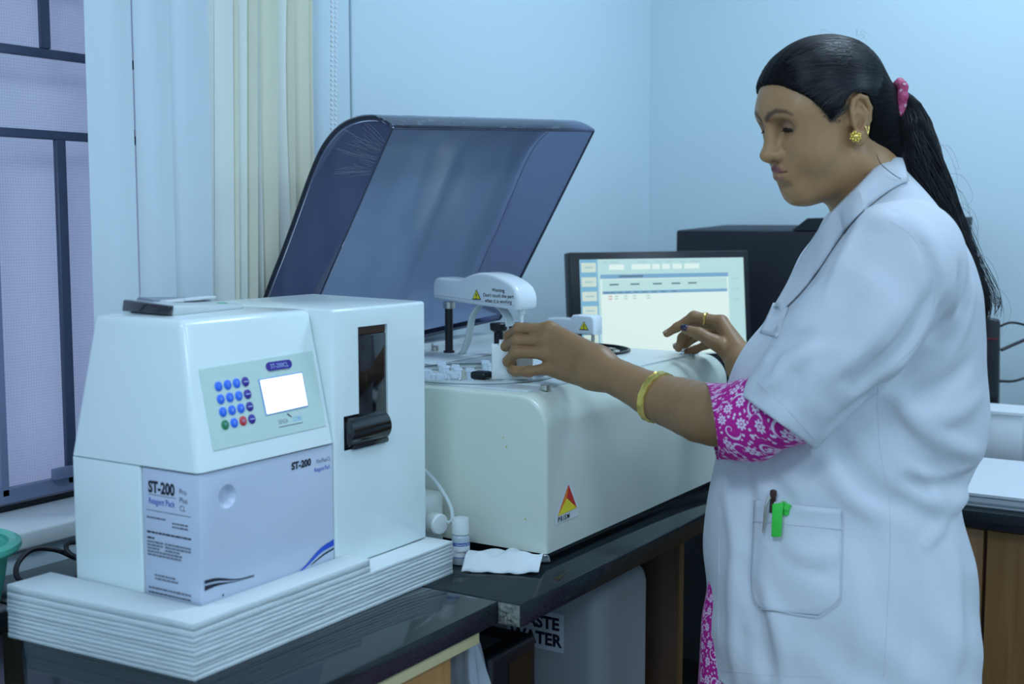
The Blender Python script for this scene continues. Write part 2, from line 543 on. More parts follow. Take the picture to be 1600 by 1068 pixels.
cab2 = empty('base_cabinet', (2.9, 0.2, 0), 'wood laminate base cabinet with doors under the far worktop', 'cabinet')
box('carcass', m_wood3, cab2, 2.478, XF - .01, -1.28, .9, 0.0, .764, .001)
for y0, y1 in ((-0.62, -0.085), (-0.078, .472), (.479, .9)):
    d = box('door', m_wood2, cab2, 2.458, 2.476, y0, y1, 0.08, .757, .0015)
    hm = (y0 + 0.05) if y0 > .1 else (y0 + .05)
    hv, hf = tube(smooth_path([(2.457, hm, .40), (2.43, hm, .41), (2.43, hm, .50), (2.457, hm, .51)], 14), .004, 8)
    mk('handle', hv, hf, m_steel, d)

tag(box('shaded_wall_board', mat('wall_shade_violet', (0.36, 0.36, 0.52), .6), None, 0.22, 1.09, 1.55, 1.568, 0, .764, .001), 'added board standing in for the shaded wall below the window ledge', 'panel')  # added board; violet shade of the wall is put into its colour
# ------------------------------------------------------------------ booleans
def bool_cut(o, cutters):
    """subtract cutter bmeshes from mesh object o (result baked into its mesh)"""
    for bm in cutters:
        me = bpy.data.meshes.new('cutter')
        bm.to_mesh(me); bm.free()
        c = bpy.data.objects.new('cutter', me)
        COL.objects.link(c)
        md = o.modifiers.new('cut', 'BOOLEAN')
        md.object = c; md.operation = 'DIFFERENCE'; md.solver = 'EXACT'
        bpy.context.view_layer.update()
        dg = bpy.context.evaluated_depsgraph_get()
        nm = bpy.data.meshes.new_from_object(o.evaluated_get(dg))
        o.modifiers.clear()
        o.data = nm
        nm.polygons.foreach_set('use_smooth', [True] * len(nm.polygons))
        nm.set_sharp_from_angle(angle=math.radians(35))
        bpy.data.objects.remove(c)

def bm_of(VF):
    bm = bmesh.new()
    vs = [bm.verts.new(p) for p in VF[0]]
    for f in VF[1]:
        bm.faces.new([vs[i] for i in f])
    bmesh.ops.recalc_face_normals(bm, faces=bm.faces)
    return bm

def on_plane(px, py, p0, n):
    r = ray(px, py)
    t = ((np.asarray(p0) - CAM) @ n) / (r @ n)
    return CAM + r * t

# ------------------------------------------------------------------ foam pad
m_foam = mat('white_foam', (0.69, 0.76, 0.77), 0.85, bump=(420, 0.5, 0.004, 6), sss=(0.25, (0.5, 0.5, 0.5), 0.01))
foam = empty('foam_pad', (1.28, 1.25, .80), 'thick white packing foam pad of stacked sheets under the electrolyte analyzer', 'foam pad')
def foam_layer(corners, z0, z1, jit=.0008, amp=.0004):
    pts = []
    for a, b in zip(corners, corners[1:] + corners[:1]):
        n = max(2, int(math.dist(a, b) / .035))
        for k in range(n):
            t = k / n
            pts.append((a[0] + (b[0] - a[0]) * t + random.uniform(-.5, .5) * jit, a[1] + (b[1] - a[1]) * t + random.uniform(-.5, .5) * jit))
    bm = prism(pts, (0, 0, z0), (1, 0, 0), (0, 1, 0), (0, 0, 1), z1 - z0, .0005, 1)
    for v in bm.verts:
        v.co.z += amp * math.sin(v.co.x * 23 + z0 * 900) * (1 if z0 > .801 else 0) * .5
    return mkbm('foam_sheet', bm, m_foam, foam, angle=70)
nl = 9
for k in range(nl):
    z0 = .80 + (.052 / nl) * k
    dx, dy = random.uniform(-.0005, .0005), random.uniform(-.0005, .0005)
    foam_layer([(1.018 + dx, 1.085 + dy), (1.556 + dx * 4, 1.085 + dy), (1.556 + dx * 4, 1.412), (1.001 + dx, 1.412)], z0, z0 + .052 / nl - .00005)
# upper sheets wrapped round the front and the near end only
for k, (a, b) in enumerate(((.8521, .8612), (.8613, .8715))):
    foam_layer([(1.0182, 1.0852), (1.352, 1.0852), (1.352, 1.1272), (1.0695, 1.1272), (1.0695, 1.411), (1.0012, 1.411)], a, b)
# ------------------------------------------------------------------ electrolyte analyzer
an = empty('electrolyte_analyzer', (1.31, 1.26, .8525), 'white benchtop electrolyte analyzer with keypad, lit screen and black sampling door', 'analyzer')
Z0, ZS, ZT = .8525, 1.037, 1.223
YF_, XL = 1.128, 1.073
mkbm('lower_casing', bmbox(1.072, 1.326, 1.232, 1.362, Z0, ZS, .003, 3), m_abs, an)
bmu = hexa([(1.0705, 1.1255, ZS + .0008), (1.3275, 1.1255, ZS + .0008), (1.3275, 1.385, ZS + .0008), (1.0705, 1.363, ZS + .0008)],
           [(1.087, 1.166, ZT), (1.3275, 1.166, ZT), (1.3275, 1.375, ZT), (1.096, 1.338, ZT)])
bevel(bmu, .009, 4, lambda e: max(v.co.z for v in e.verts) > ZS + .05)
upper = mkbm('upper_housing', bmu, m_abs, an)
bmt = hexa([(1.3285, YF_, Z0), (1.547, YF_, Z0), (1.60, 1.405, Z0), (1.3285, 1.405, Z0)],
           [(1.3285, YF_, ZT), (1.547, YF_, ZT), (1.60, 1.40, ZT), (1.3285, 1.40, ZT)])
bevel(bmt, .005, 3)
tower = mkbm('sampling_tower', bmt, m_abs, an)
# recess behind the black door and the round bay of its barrel hinge
DX0, DX1, DZ0, DZ1 = 1.384, 1.452, 1.030, 1.195
KX0, KX1, KZ, KR = 1.354, 1.446, 1.046, .0235
bool_cut(tower, [bmbox(DX0, DX1, YF_ - .01, YF_ + .02, DZ0, DZ1), bm_of(lathe([(KR + .003, 0), (KR + .003, KX1 - KX0 + .006)], (KX0 - .004, YF_ + .010, KZ), (1, 0, 0), 32))])
door = mkbm('sampling_door', bmbox(DX0 + .001, DX1 - .001, YF_ + .002, YF_ + .012, DZ0, DZ1 - .012, .002), m_blackg, an)
box('door_rail', mat('amber_plastic', (.05, .018, .006), .3), door, DX0 + .001, DX1 - .001, YF_ + .004, YF_ + .012, DZ1 - .0115, DZ1 - .001)
mk('barrel', *lathe([(KR - .006, 0), (KR, .003), (KR, KX1 - KX0 - .003), (KR - .004, KX1 - KX0)], (KX0, YF_ + .010, KZ), (1, 0, 0), 36), m_blackg, door)
box('barrel_flange', m_blackg, door, KX0 + .012, KX1, YF_ - .006, YF_ + .01, KZ - KR - .002, KZ - KR + .006, .002)
# reagent pack
pk = mkbm('reagent_pack', bmbox(XL, 1.3255, YF_, 1.2295, Z0 + .001, ZS - .0015, .0025, 2), m_abs2, an)
hc = np.array([1.121, YF_, 1.0])
bool_cut(pk, [bm_of(lathe([(0.0015, 0), (.009, .0012), (.0135, .0045), (.0155, .009), (.0158, .03)], hc + (0, .009, 0), (0, -1, 0), 32))])
PK = 0.0006
U, Vv = np.array([1.0, 0, 0]), np.array([0, 0, 1.0])
text_obj('lettering', 'ST-200', .0135, (1.240, YF_ - PK, 1.0135), U, Vv, m_ink, pk, thick=.0006)
text_obj('lettering', 'Pro/Plus/CL', .0085, (1.2905, YF_ - PK, 1.0135), U, Vv, m_inkg, pk, sx=.72)
text_obj('lettering', 'Reagent Pack', .0085, (1.2855, YF_ - PK, 1.0025), U, Vv, m_inkb, pk, sx=.72)
def ribbon(name, top, bot, y, m, parent):
    n = len(top)
    V = [(x, y, z) for x, z in top] + [(x, y, z) for x, z in bot]
    return mk(name, V, [(i, i + 1, n + i + 1, n + i) for i in range(n - 1)], m, parent, smooth=False)
s_top = smooth_path([(1.24, .8665), (1.265, .877), (1.295, .893), (1.3245, .900)], 14)
s_bot = smooth_path([(1.244, .8665), (1.27, .8755), (1.298, .887), (1.3245, .891)], 14)
ribbon('blue_swoosh', s_top, s_bot, YF_ - PK, m_inkb, pk)
ribbon('navy_swoosh', smooth_path([(1.275, .8745), (1.3, .8835), (1.3245, .888)], 10), smooth_path([(1.279, .8745), (1.302, .8815), (1.3245, .8855)], 10), YF_ - PK, m_ink, pk)
ribbon('navy_swoosh', smooth_path([(1.078, .902), (1.10, .900), (1.135, .890), (1.165, .888)], 12), smooth_path([(1.078, .8975), (1.10, .896), (1.135, .8885), (1.165, .8872)], 12), YF_ - PK, m_ink, pk)
ribbon('navy_swoosh', smooth_path([(1.078, .895), (1.10, .8935), (1.13, .888), (1.165, .8865)], 12), smooth_path([(1.078, .8885), (1.10, .890), (1.13, .8872), (1.165, .8855)], 12), YF_ - PK, m_ink, pk)
mk('print_mark', *lathe([(.0016, 0), (.0001, .0001)], (1.109, YF_ - PK, .8755), (0, -1, 0), 10, False), m_ink, pk)
# near end of the pack: its printed label
UL = np.array([0, -1.0, 0])
LX = XL - PK
def ltext(s, size, y, z, m, sx=1.0, thick=0.0):
    text_obj('lettering', s, size, (LX, y, z), UL, Vv, m, pk, sx=sx, thick=thick)
ltext('ST-200', .0205, 1.2175, 1.005, m_ink, .80, .0008)
ltext('Pro', .010, 1.162, 1.008, m_inkg, .9); ltext('Plus', .010, 1.162, .9975, m_inkg, .9); ltext('CL', .010, 1.162, .987, m_inkg, .9)
ltext('Reagent Pack', .0115, 1.2175, .990, m_inkb, .76)
def rule(y0, y1, z, h=.0007, m=None):
    mk('print_rule', [(LX, y0, z), (LX, y1, z), (LX, y1, z + h), (LX, y0, z + h)], [(0, 1, 2, 3)], m or m_inkg, pk, smooth=False)
rule(1.2175, 1.168, 1.0015); rule(1.222, 1.143, .981)
def fineprint(y0, y1, z, h=.0022, m=None):
    """one line of print too small to read: a run of word-length dashes"""
    V, F = [], []
    y = y0
    while y > y1 + .002:
        w = random.uniform(.003, .0085)
        e = max(y1, y - w)
        k = len(V)
        V += [(LX, y, z), (LX, e, z), (LX, e, z + h), (LX, y, z + h)]
        F.append((k, k + 1, k + 2, k + 3))
        y = e - .0011
    mk('fine_print', V, F, m or m_inkg, pk, smooth=False)
fineprint(1.222, 1.188, .971); fineprint(1.176, 1.146, .968); fineprint(1.176, 1.146, .9635)
fineprint(1.222, 1.143, .952, m=m_ink)
fineprint(1.222, 1.207, .9445, m=m_ink)
for k, (a, b) in enumerate(((1.222, 1.193), (1.222, 1.194), (1.222, 1.198), (1.222, 1.16), (1.222, 1.162))):
    fineprint(a, b, .9395 - k * .0042)
for k in range(3): fineprint(1.190, 1.144 + (k == 2) * .02, .9395 - k * .0042)
fineprint(1.210, 1.172, .897); fineprint(1.210, 1.168, .8925)
fineprint(1.222, 1.146, .8795, .0025, m_inkg); fineprint(1.222, 1.146, .874, .0016, m_ink)
# keypad panel on the sloping face
S0 = np.array([1.1, 1.1255, ZS]); S1 = np.array([1.1, 1.166, ZT])
SV = (S1 - S0) / np.linalg.norm(S1 - S0)
SN = np.cross(np.array([1.0, 0, 0]), SV)
if SN[1] > 0: SN = -SN
def sp(px, py, off=0.0):
    return on_plane(px, py, S0, SN) + SN * off
def slab_quad(name, corners, th, m, parent, bev=0.0, off=0.0):
    C4 = [sp(*c) + SN * off for c in corners]
    bm = hexa([c for c in C4], [c + SN * th for c in C4])
    bmesh.ops.recalc_face_normals(bm, faces=bm.faces)
    if bev: bevel(bm, bev, 2)
    return mkbm(name, bm, m, parent)
m_panel = mat('mint_panel', (0.60, 0.76, 0.69), 0.35)
panel = slab_quad('keypad_panel', [(310, 577), (333, 704), (508, 665), (487, 548)], .0012, m_panel, an, off=.0001)
kcol = dict(b=mat('blue_key', (0.03, 0.17, 0.85), .3), p=mat('purple_key', (0.05, 0.03, 0.30), .3), g=mat('green_key', (0.02, 0.22, 0.09), .3), r=mat('red_key', (0.62, 0.04, 0.05), .3))
m_keyink = mat('key_ink', (0.5, 0.62, 0.95), .4)
A, Bq, Cq = sp(340, 603.7), sp(382, 596.2), sp(350.4, 663.5)
lay = ['bbbp', 'bbbp', 'bbbp', 'gbrp']
sym = ['123-', '456-', '789-', 'Y0N-']
for r in range(4):
    for c in range(4):
        p = A + (Bq - A) * c / 3 + (Cq - A) * r / 3
        ko = mk('key', *lathe([(.0064, 0), (.0064, .0008), (.0052, .0016)], p + SN * .0013, SN, 18), kcol[lay[r][c]], panel)
        if sym[r][c] == '-':
            quad('key_print', p + SN * .0031 - U * .004 - SV * .0006, U, SV, .008, .0012, m_keyink, ko)
        else:
            text_obj('key_print', sym[r][c], .0062, p + SN * .0031 - SV * .002, U, SV, m_keyink, ko, 'CENTER')
m_lcd = mat('lit_screen', (0.8, 0.9, 1.0), .3, emit=((0.85, 0.95, 1.0), 1.6))
slab_quad('screen_bezel', [(402.5, 593), (414.5, 649), (480, 634.5), (470, 581)], .0012, mat('blue_bezel', (0.22, 0.36, 0.75), .3), panel, off=.0012)
slab_quad('screen', [(404.2, 594.5), (415.2, 647.2), (478.3, 633), (469, 583)], .0004, m_lcd, panel, off=.0026)
bc = sp(434.5, 570.5, .0013)
pill = [(.0185 * s + .0065 * math.cos(t) * 1.0, .0058 * math.sin(t)) for s, a0 in ((1, -90), (-1, 90)) for t in [math.radians(a0 + 18 * k) for k in range(11)]]
mkbm('name_badge', prism(pill, bc, U, SV, SN, .0008, 0), kcol['p'], panel)
text_obj('lettering', 'ST-200CL', .0085, bc + SN * .0011 - SV * .003, U, SV, m_keyink, panel, 'CENTER')
text_obj('lettering', 'Electrolyte Analyzer', .0056, sp(436.5, 579.5, .0014), U, SV, m_inkg, panel, 'CENTER', sx=.9)
lc = sp(434, 663, .0014)
text_obj('lettering', 'SENSA', .0085, lc, U, SV, m_inkg, panel, sx=.8)
text_obj('lettering', 'CORE', .0085, lc + U * .0285, U, SV, mat('sky_ink', (.1, .4, .75), .5), panel, sx=.8)
mk('logo_mark', [lc + U * .019 + SV * .011, lc + U * .021 + SV * .0125, lc + U * .0285 + SV * .006, lc + U * .026 + SV * .0062], [(0, 1, 2, 3)], m_ink, panel, smooth=False)
quad('print_rule', lc - SV * .0045, U, SV, .047, .0012, m_inkg, panel)
# little printer lid lying on top
tp = empty('thermal_printer', (1.21, 1.28, ZT), 'small grey printer unit with black glossy end on the electrolyte analyzer top', 'printer')
bmq = hexa([(1.136, 1.234, ZT), (1.29, 1.255, ZT), (1.302, 1.36, ZT), (1.152, 1.335, ZT)], [(1.139, 1.236, ZT + .013), (1.287, 1.258, ZT + .006), (1.298, 1.355, ZT + .009), (1.155, 1.333, ZT + .017)])
bevel(bmq, .002, 2)
mkbm('printer_body', bmq, mat('printer_grey', (0.55, 0.62, 0.62), .3), tp)
bmq = hexa([(1.125, 1.232, ZT + .002), (1.1365, 1.2335, ZT + .002), (1.1525, 1.336, ZT + .002), (1.139, 1.335, ZT + .002)], [(1.128, 1.232, ZT + .0135), (1.139, 1.2335, ZT + .0135), (1.155, 1.336, ZT + .0175), (1.142, 1.335, ZT + .0175)])
bevel(bmq, .002, 2)
mkbm('black_end', bmq, m_blackg, tp)
bmq = hexa([(1.155, 1.292, ZT + .014), (1.285, 1.315, ZT + .009), (1.29, 1.352, ZT + .010), (1.16, 1.33, ZT + .0165)], [(1.16, 1.296, ZT + .0175), (1.28, 1.318, ZT + .012), (1.285, 1.35, ZT + .013), (1.163, 1.328, ZT + .02)])
mkbm('platen_cover', bmq, mat('smoke_grey', (0.2, 0.22, 0.28), .3), tp)
for x, y in ((1.185, 1.288), (1.225, 1.296), (1.258, 1.302)):
    box('paper_tab', m_paper, tp, x - .015, x + .017, y - .006, y + .008, ZT + .0128, ZT + .0166, .001)
mk('green_button', *lathe([(.008, 0), (.008, .001), (.006, .0016)], (1.262, 1.272, ZT + .0074), (0, 0, 1), 16), mat('green_button', (.1, .45, .25), .4), tp)

# ------------------------------------------------------------------ bottles and tissue on the near worktop
jug = empty('reagent_jug', (1.615, 1.23, .80), 'milky plastic jug with side cap and tube behind the electrolyte analyzer', 'jug')
mkbm('jug_body', bmbox(1.583, 1.652, 1.165, 1.31, .8005, .905, .014, 4), m_hdpe, jug)
capc = np.array([1.604, 1.168, .862])
mk('cap', *lathe([(.012, 0), (.012, .010), (.0165, .011), (.0175, .013), (.0175, .030), (.015, .033), (.006, .0335)], capc, (-.25, -1, 0), 28), m_hdpe, jug)
tp_ = smooth_path([(1.615, 1.24, 1.00), (1.618, 1.20, .955), (1.622, 1.165, .925), (1.626, 1.14, .89), (1.618, 1.129, .868), (1.607, 1.131, .862)], 30)
mk('tube', *tube(tp_, .0032, 8), mat('clear_tube', (0.62, 0.70, 0.70), .2), jug)
sb = empty('solution_bottle', (1.608, 1.108, .80), 'small plastic solution bottle with white cap and blue printed label', 'bottle')
bc = (1.608, 1.106, .8005)
mk('bottle_body', *lathe([(.0125, 0), (.0145, .0015), (.0145, .043), (.0135, .046), (.0115, .048)], bc, n=32), mat('clear_bottle', (0.45, 0.53, 0.58), .15), sb)
mk('cap', *lathe([(.0128, .0485), (.0138, .0495), (.0138, .071), (.0128, .0745), (.006, .0755)], bc, n=32), m_hdpe, sb)
lb = mk('bottle_label', *lathe([(.01465, .012), (.01465, .037)], bc, n=32, cap=False), mat('bottle_label', (.74, .8, .82), .5), sb)
mk('label_band', *lathe([(.0148, .031), (.0148, .0368)], bc, n=32, cap=False), mat('label_blue', (.06, .12, .42), .5), lb)
mk('label_band', *lathe([(.0148, .0122), (.0148, .0135)], bc, n=32, cap=False), mat('label_blue', (.06, .12, .42), .5), lb)
def wrap_text(s, size, z, m, a0):
    o = text_obj('lettering', s, size, (0, 0, 0), np.array([1., 0, 0]), np.array([0, 0, 1.]), m, lb)
    c = np.array(o.location)
    me = o.data
    for v in me.vertices:
        p = np.array(v.co) + c
        t = a0 + p[0] / .0149
        v.co = (bc[0] + .0149 * math.cos(t), bc[1] + .0149 * math.sin(t), bc[2] + z + p[2])
    o.location = (0, 0, 0); WORLD[o.name] = Matrix.Identity(4)
    o.matrix_parent_inverse = WORLD[lb.name].inverted()
wrap_text('Cleaning Solution', .0052, .0322, m_paper, math.radians(178))
wrap_text('Cleaning Solution', .0052, .0205, m_ink, math.radians(178))
# folded paper tissue
nu, nv = 46, 26
V = []
PA, PB = np.array([1.600, 1.086]), np.array([1.650, 0.975])
L_ = np.linalg.norm(PB - PA); du = (PB - PA) / L_; dv = np.array([-du[1], du[0]])
for j in range(nv):
    for i in range(nu):
        s, t = i / (nu - 1), j / (nv - 1)
        w = .034 + .003 * s
        arch = math.sin(math.pi * t) ** 0.8 * (.020 + .010 * math.sin(3.0 * s + .4) ** 2) * (1 - .55 * math.exp(-((s - 0.42) / .12) ** 2) * (1 - t))
        fold = .003 * math.sin(9 * s + 5 * t) * math.sin(math.pi * t) + .002 * math.sin(23 * s - 9 * t)
        xy = PA + du * (s * L_ + .010 * (t - .5)) + dv * ((t - .5) * 2 * w + .0015 * math.sin(4 * s))
        z = .8012 + max(0, arch + fold * .8)
        z += .010 * max(0, s - .72) * (1 - t) * 2 + .006 * math.exp(-((t - .28 - .1 * s) / .07) ** 2) * (.4 + .6 * s)
        V.append((xy[0], xy[1], z))
n0 = len(V)
tis = mk('paper_tissue', V, grid_faces(nu, nv), mat('soft_tissue', (.84, .88, .9), .9, bump=(500, .3, .002)), None, angle=60)
md = tis.modifiers.new('thickness', 'SOLIDIFY'); md.thickness = .0012; md.offset = 1
tag(tis, 'folded white paper tissue lying on the black worktop edge', 'tissue')

# ------------------------------------------------------------------ left edge: basin, bin, cable
m_basin = mat('sea_green_plastic', (0.10, 0.50, 0.36), .25, sss=(.3, (.2, .5, .4), .01))
bs = empty('plastic_basin', (1.015, 1.565, .8005), 'sea green plastic basin with rolled rim on the window ledge', 'basin')
mk('bowl', *lathe([(.062, 0), (.067, .004), (.077, .05), (.082, .082), (.085, .092), (.082, .092), (.078, .082), (.073, .05), (.062, .008), (.001, .007)], (1.015, 1.565, .8008), n=48), m_basin, bs)
mk('rim', *lathe([(.083, .089), (.096, .086), (.100, .091), (.0995, .098), (.092, .102), (.083, .098), (.083, .089)], (1.015, 1.565, .8008), n=48, cap=False), m_basin, bs)
bn = tag(mk('waste_bin', *lathe([(.085, 0), (.09, .004), (.105, .70), (.112, .703), (.112, .715), (.103, .716), (.098, .70), (.08, .02), (.001, .02)], (.885, 1.405, 0.001), n=40), mat('dark_teal_plastic', (.015, .09, .11), .35)), 'tall dark teal waste bin standing beside the near worktop end', 'bin')
cp = [Vector(p) for p in ((1.36, 1.52, .806), (1.28, 1.56, .808), (1.24, 1.585, .83), (1.245, 1.60, .845), (1.27, 1.59, .84), (1.28, 1.57, .815), (1.25, 1.56, .806), (1.205, 1.545, .805), (1.165, 1.56, .805), (1.15, 1.59, .812), (1.165, 1.615, .828), (1.2, 1.625, .842), (1.235, 1.615, .835), (1.275, 1.60, .812), (1.34, 1.60, .806), (1.42, 1.60, .806))]
cb = mk('power_cable', *tube(smooth_path(cp, 110), .0042, 8), m_cable)
tag(cb, 'coiled black power cable on the worktop beside the green basin', 'cable')
# ------------------------------------------------------------------ chemistry analyzer
AX0, AX1, AY0, AY1, AZ0, AZ1 = 1.666, 2.42, .981, 1.62, .82, 1.07
ca = empty('chemistry_analyzer', (2.04, 1.3, .80), 'large cream benchtop chemistry analyzer with raised tinted lid, sampling arms and cup tray', 'analyzer')
bmb = bmbox(AX0, AX1, AY0, AY1, AZ0, AZ1)
bmb.edges.ensure_lookup_table()
def mid(e): return (e.verts[0].co + e.verts[1].co) / 2
fe = [e for e in bmb.edges if abs(mid(e).y - AY0) < 1e-4 and abs(mid(e).z - AZ1) < 1e-4]
bmesh.ops.bevel(bmb, geom=fe, offset=.055, segments=12, profile=.5, affect='EDGES')
re_ = [e for e in bmb.edges if abs(mid(e).x - AX1) < 1e-4]
bmesh.ops.bevel(bmb, geom=re_, offset=.03, segments=5, profile=.5, affect='EDGES')
le = [e for e in bmb.edges if abs(mid(e).x - AX0) < 1e-4 and mid(e).z > AZ0 + .01]
bmesh.ops.bevel(bmb, geom=le, offset=.006, segments=3, profile=.5, affect='EDGES')
body = mkbm('casing', bmb, m_cream, ca, angle=30)
box('black_base', m_black, ca, AX0 + .02, AX1 - .04, AY0 + .025, AY1 - .03, .8003, AZ0 - .0005)
TC = (1.835, 1.222); TR = .135
RC = (2.27, 1.275); RR = .118
bool_cut(body, [bm_of(lathe([(TR, 0), (TR, .1)], (TC[0], TC[1], AZ1 - .032), n=56)), bm_of(lathe([(RR, 0), (RR, .1)], (RC[0], RC[1], AZ1 - .04), n=48))])
# flat cover plate set in the top, seam lines round it
tpl = mkbm('cover_plate', bmbox(AX0 + .03, AX1 - .04, AY0 + .055, AY1 - .05, AZ1 - .004, AZ1 + .0035, .002), m_top, ca)
bool_cut(tpl, [bm_of(lathe([(TR, 0), (TR, .1)], (TC[0], TC[1], AZ1 - .032), n=56)), bm_of(lathe([(RR, 0), (RR, .1)], (RC[0], RC[1], AZ1 - .04), n=48)), bmbox(2.02, 2.022, .9, 1.7, AZ1 + .0015, AZ1 + .01)])
mkbm('raised_deck', bmbox(1.9, AX1 - .05, 1.37, AY1 - .055, AZ1 + .0037, AZ1 + .0062, .002), m_top, ca)
m_tray = mat('tray_white', (.68, .74, .76), .4)
mk('sample_tray', *lathe([(TR - .003, 0), (TR - .003, .004), (.02, .006), (.018, .016), (.0, .017)], (TC[0], TC[1], AZ1 - .031), n=48), m_tray, ca)
mk('tray_rim', *lathe([(TR - .001, 0), (TR + .006, .001), (TR + .006, .004), (TR - .001, .0045)], (TC[0], TC[1], AZ1 + .0037), n=56, cap=False), m_top, ca)
mk('reagent_tray', *lathe([(RR - .003, 0), (RR - .003, .008), (.03, .010), (.028, .02), (.0, .021)], (RC[0], RC[1], AZ1 - .039), n=48), m_black, ca)
mk('reagent_rim', *lathe([(RR - .001, -.002), (RR + .003, -.001), (RR + .003, .004), (RR - .002, .005), (RR - .004, -.002)], (RC[0], RC[1], AZ1 + .0037), n=56, cap=False), m_black, ca)
# sample cups standing in the tray
m_cup = mat('clear_cup', (.80, .90, .97), .12, alpha=.8)
cupm = lathe([(.0035, 0), (.0056, .002), (.0066, .018), (.0086, .0195), (.0086, .023), (.0072, .023), (.0056, .004), (.0002, .003)], (0, 0, 0), n=14, cap=False)
cup0 = None
for ring, (rr, cnt) in enumerate(((.118, 26), (.094, 20), (.070, 14))):
    for k in range(cnt):
        a = 2 * math.pi * k / cnt + ring * .13
        x, y = TC[0] + rr * math.cos(a), TC[1] + rr * math.sin(a)
        if (x - 1.80) ** 2 / .05 ** 2 + (y - 1.12) ** 2 / .05 ** 2 < 1 or (abs(x - 1.762) < .03 and abs(y - 1.16) < .03):
            continue
        zz = AZ1 - .0265 + .007 * ((k * 7 + ring) % 3) + .004
        if cup0 is None:
            cup0 = mk('sample_cup', [(p[0] + x, p[1] + y, p[2] + zz) for p in cupm[0]], cupm[1], m_cup)
            tag(cup0, 'clear sample cup standing in the round white tray', 'cup', 'sample cups in the analyzer tray')
            cz = (x, y, zz)
        else:
            c = cup0.copy(); COL.objects.link(c)
            c.location = Vector(cup0.location) + Vector((x - cz[0], y - cz[1], zz - cz[2]))
# black cup in the tray
bk = empty('reagent_vial', (1.762, 1.162, AZ1 - .025), 'black capped vial among the clear sample cups', 'vial')
mk('vial_body', *lathe([(.012, 0), (.014, .002), (.014, .0325)], (1.762, 1.167, AZ1 - .0265), n=20), m_hdpe, bk)
mkbm('vial_cap', bmbox(1.748, 1.776, 1.152, 1.183, AZ1 + .0062, AZ1 + .020, .005, 3), m_black, bk)
# reagent wells in the black tray
for k in range(18):
    a = 2 * math.pi * k / 18
    x, y = RC[0] + .092 * math.cos(a), RC[1] + .092 * math.sin(a)
    mk('cuvette', *lathe([(.008, 0), (.009, .03), (.0075, .034), (.004, .035)], (x, y, AZ1 - .030), n=12), m_blackg if k % 3 else m_steel, ca)
# knurled thumb screws
for x, y in ((2.13, 1.541), (2.095, 1.503), (1.737, 1.026), (2.375, 1.068)):
    zb = AZ1 + (.0063 if y > 1.4 else (.0002 if y < 1.03 else .0037))
    V, F = lathe([(.0065, 0), (.0078, .0012), (.0078, .0085), (.0065, .0095), (.003, .0097)], (x, y, zb), n=24)
    V = [(x + (p[0] - x) * (1.05 if (i % 2) and .001 < p[2] - zb < .009 else 1), y + (p[1] - y) * (1.05 if (i % 2) and .001 < p[2] - zb < .009 else 1), p[2]) for i, p in enumerate(V)]
    mk('thumb_screw', V, F, m_steel, ca, angle=10)
# sticker on the front: triangle emblem with lettering
FN = AY0 - .0006
stk = mk('sticker', [(x, FN, z) for x, z in ((1.690, .862), (1.768, .862), (1.768, .878), (1.742, .921), (1.734, .926), (1.724, .921), (1.690, .876))], [tuple(range(7))], mat('sticker_white', (.72, .76, .76), .3), ca, smooth=False)
def tri(pts, m, name='emblem_facet'):
    mk(name, [(x, FN - .0004, z) for x, z in pts], [tuple(range(len(pts)))], m, stk, smooth=False)
tri([(1.699, .8745), (1.7285, .8985), (1.734, .9205)], mat('orange_ink', (.85, .22, .03), .35))
tri([(1.7285, .8985), (1.762, .8765), (1.734, .9205)], mat('red_ink', (.62, .035, .03), .35))
tri([(1.699, .8745), (1.762, .8765), (1.7285, .8985)], mat('yellow_ink', (.85, .72, .04), .35))
text_obj('lettering', 'PRISM', .0115, (1.700, FN - .0004, .8645), U, Vv, m_ink, stk, spacing=1.35, thick=.0003)
for x, y, z in ((AX0 - .0004, 1.062, 1.0), (AX0 - .0004, 1.056, .985), (AX0 - .0004, 1.02, .872)):
    mk('splash_spot', *lathe([(.0016, 0), (.0002, .0004)], (x, y, z), (-1, 0, 0), 8, False), mat('yellow_spot', (.6, .55, .08), .5), ca)

# lid: tinted shell standing open on the rear hinge
m_lid = bpy.data.materials.new('tinted_acrylic')
m_lid.use_nodes = True
nt = m_lid.node_tree
for nd in list(nt.nodes): nt.nodes.remove(nd)
out = nt.nodes.new('ShaderNodeOutputMaterial')
tr_ = nt.nodes.new('ShaderNodeBsdfTransparent'); tr_.inputs[0].default_value = (.56, .575, .69, 1)
gl = nt.nodes.new('ShaderNodeBsdfGlossy'); gl.inputs['Roughness'].default_value = .12; gl.inputs[0].default_value = (.9, .9, 1, 1)
df = nt.nodes.new('ShaderNodeBsdfDiffuse'); df.inputs[0].default_value = (.10, .11, .16, 1)
fr = nt.nodes.new('ShaderNodeFresnel'); fr.inputs[0].default_value = 1.42
m1 = nt.nodes.new('ShaderNodeMixShader'); m1.inputs[0].default_value = .14
m2 = nt.nodes.new('ShaderNodeMixShader')
nt.links.new(tr_.outputs[0], m1.inputs[1]); nt.links.new(df.outputs[0], m1.inputs[2])
nt.links.new(fr.outputs[0], m2.inputs[0]); nt.links.new(m1.outputs[0], m2.inputs[1]); nt.links.new(gl.outputs[0], m2.inputs[2])
nt.links.new(m2.outputs[0], out.inputs[0])
MATS['tinted_acrylic'] = m_lid
prof = smooth_path([(1.292, 1.498), (1.312, 1.510), (1.335, 1.519), (1.37, 1.5195), (1.405, 1.511), (1.434, 1.492), (1.458, 1.466), (1.482, 1.425), (1.512, 1.365), (1.545, 1.30), (1.575, 1.245), (1.602, 1.19), (1.612, 1.15), (1.600, 1.115), (1.565, 1.095), (1.53, 1.085)], 54)
rc = prof.mean(0)
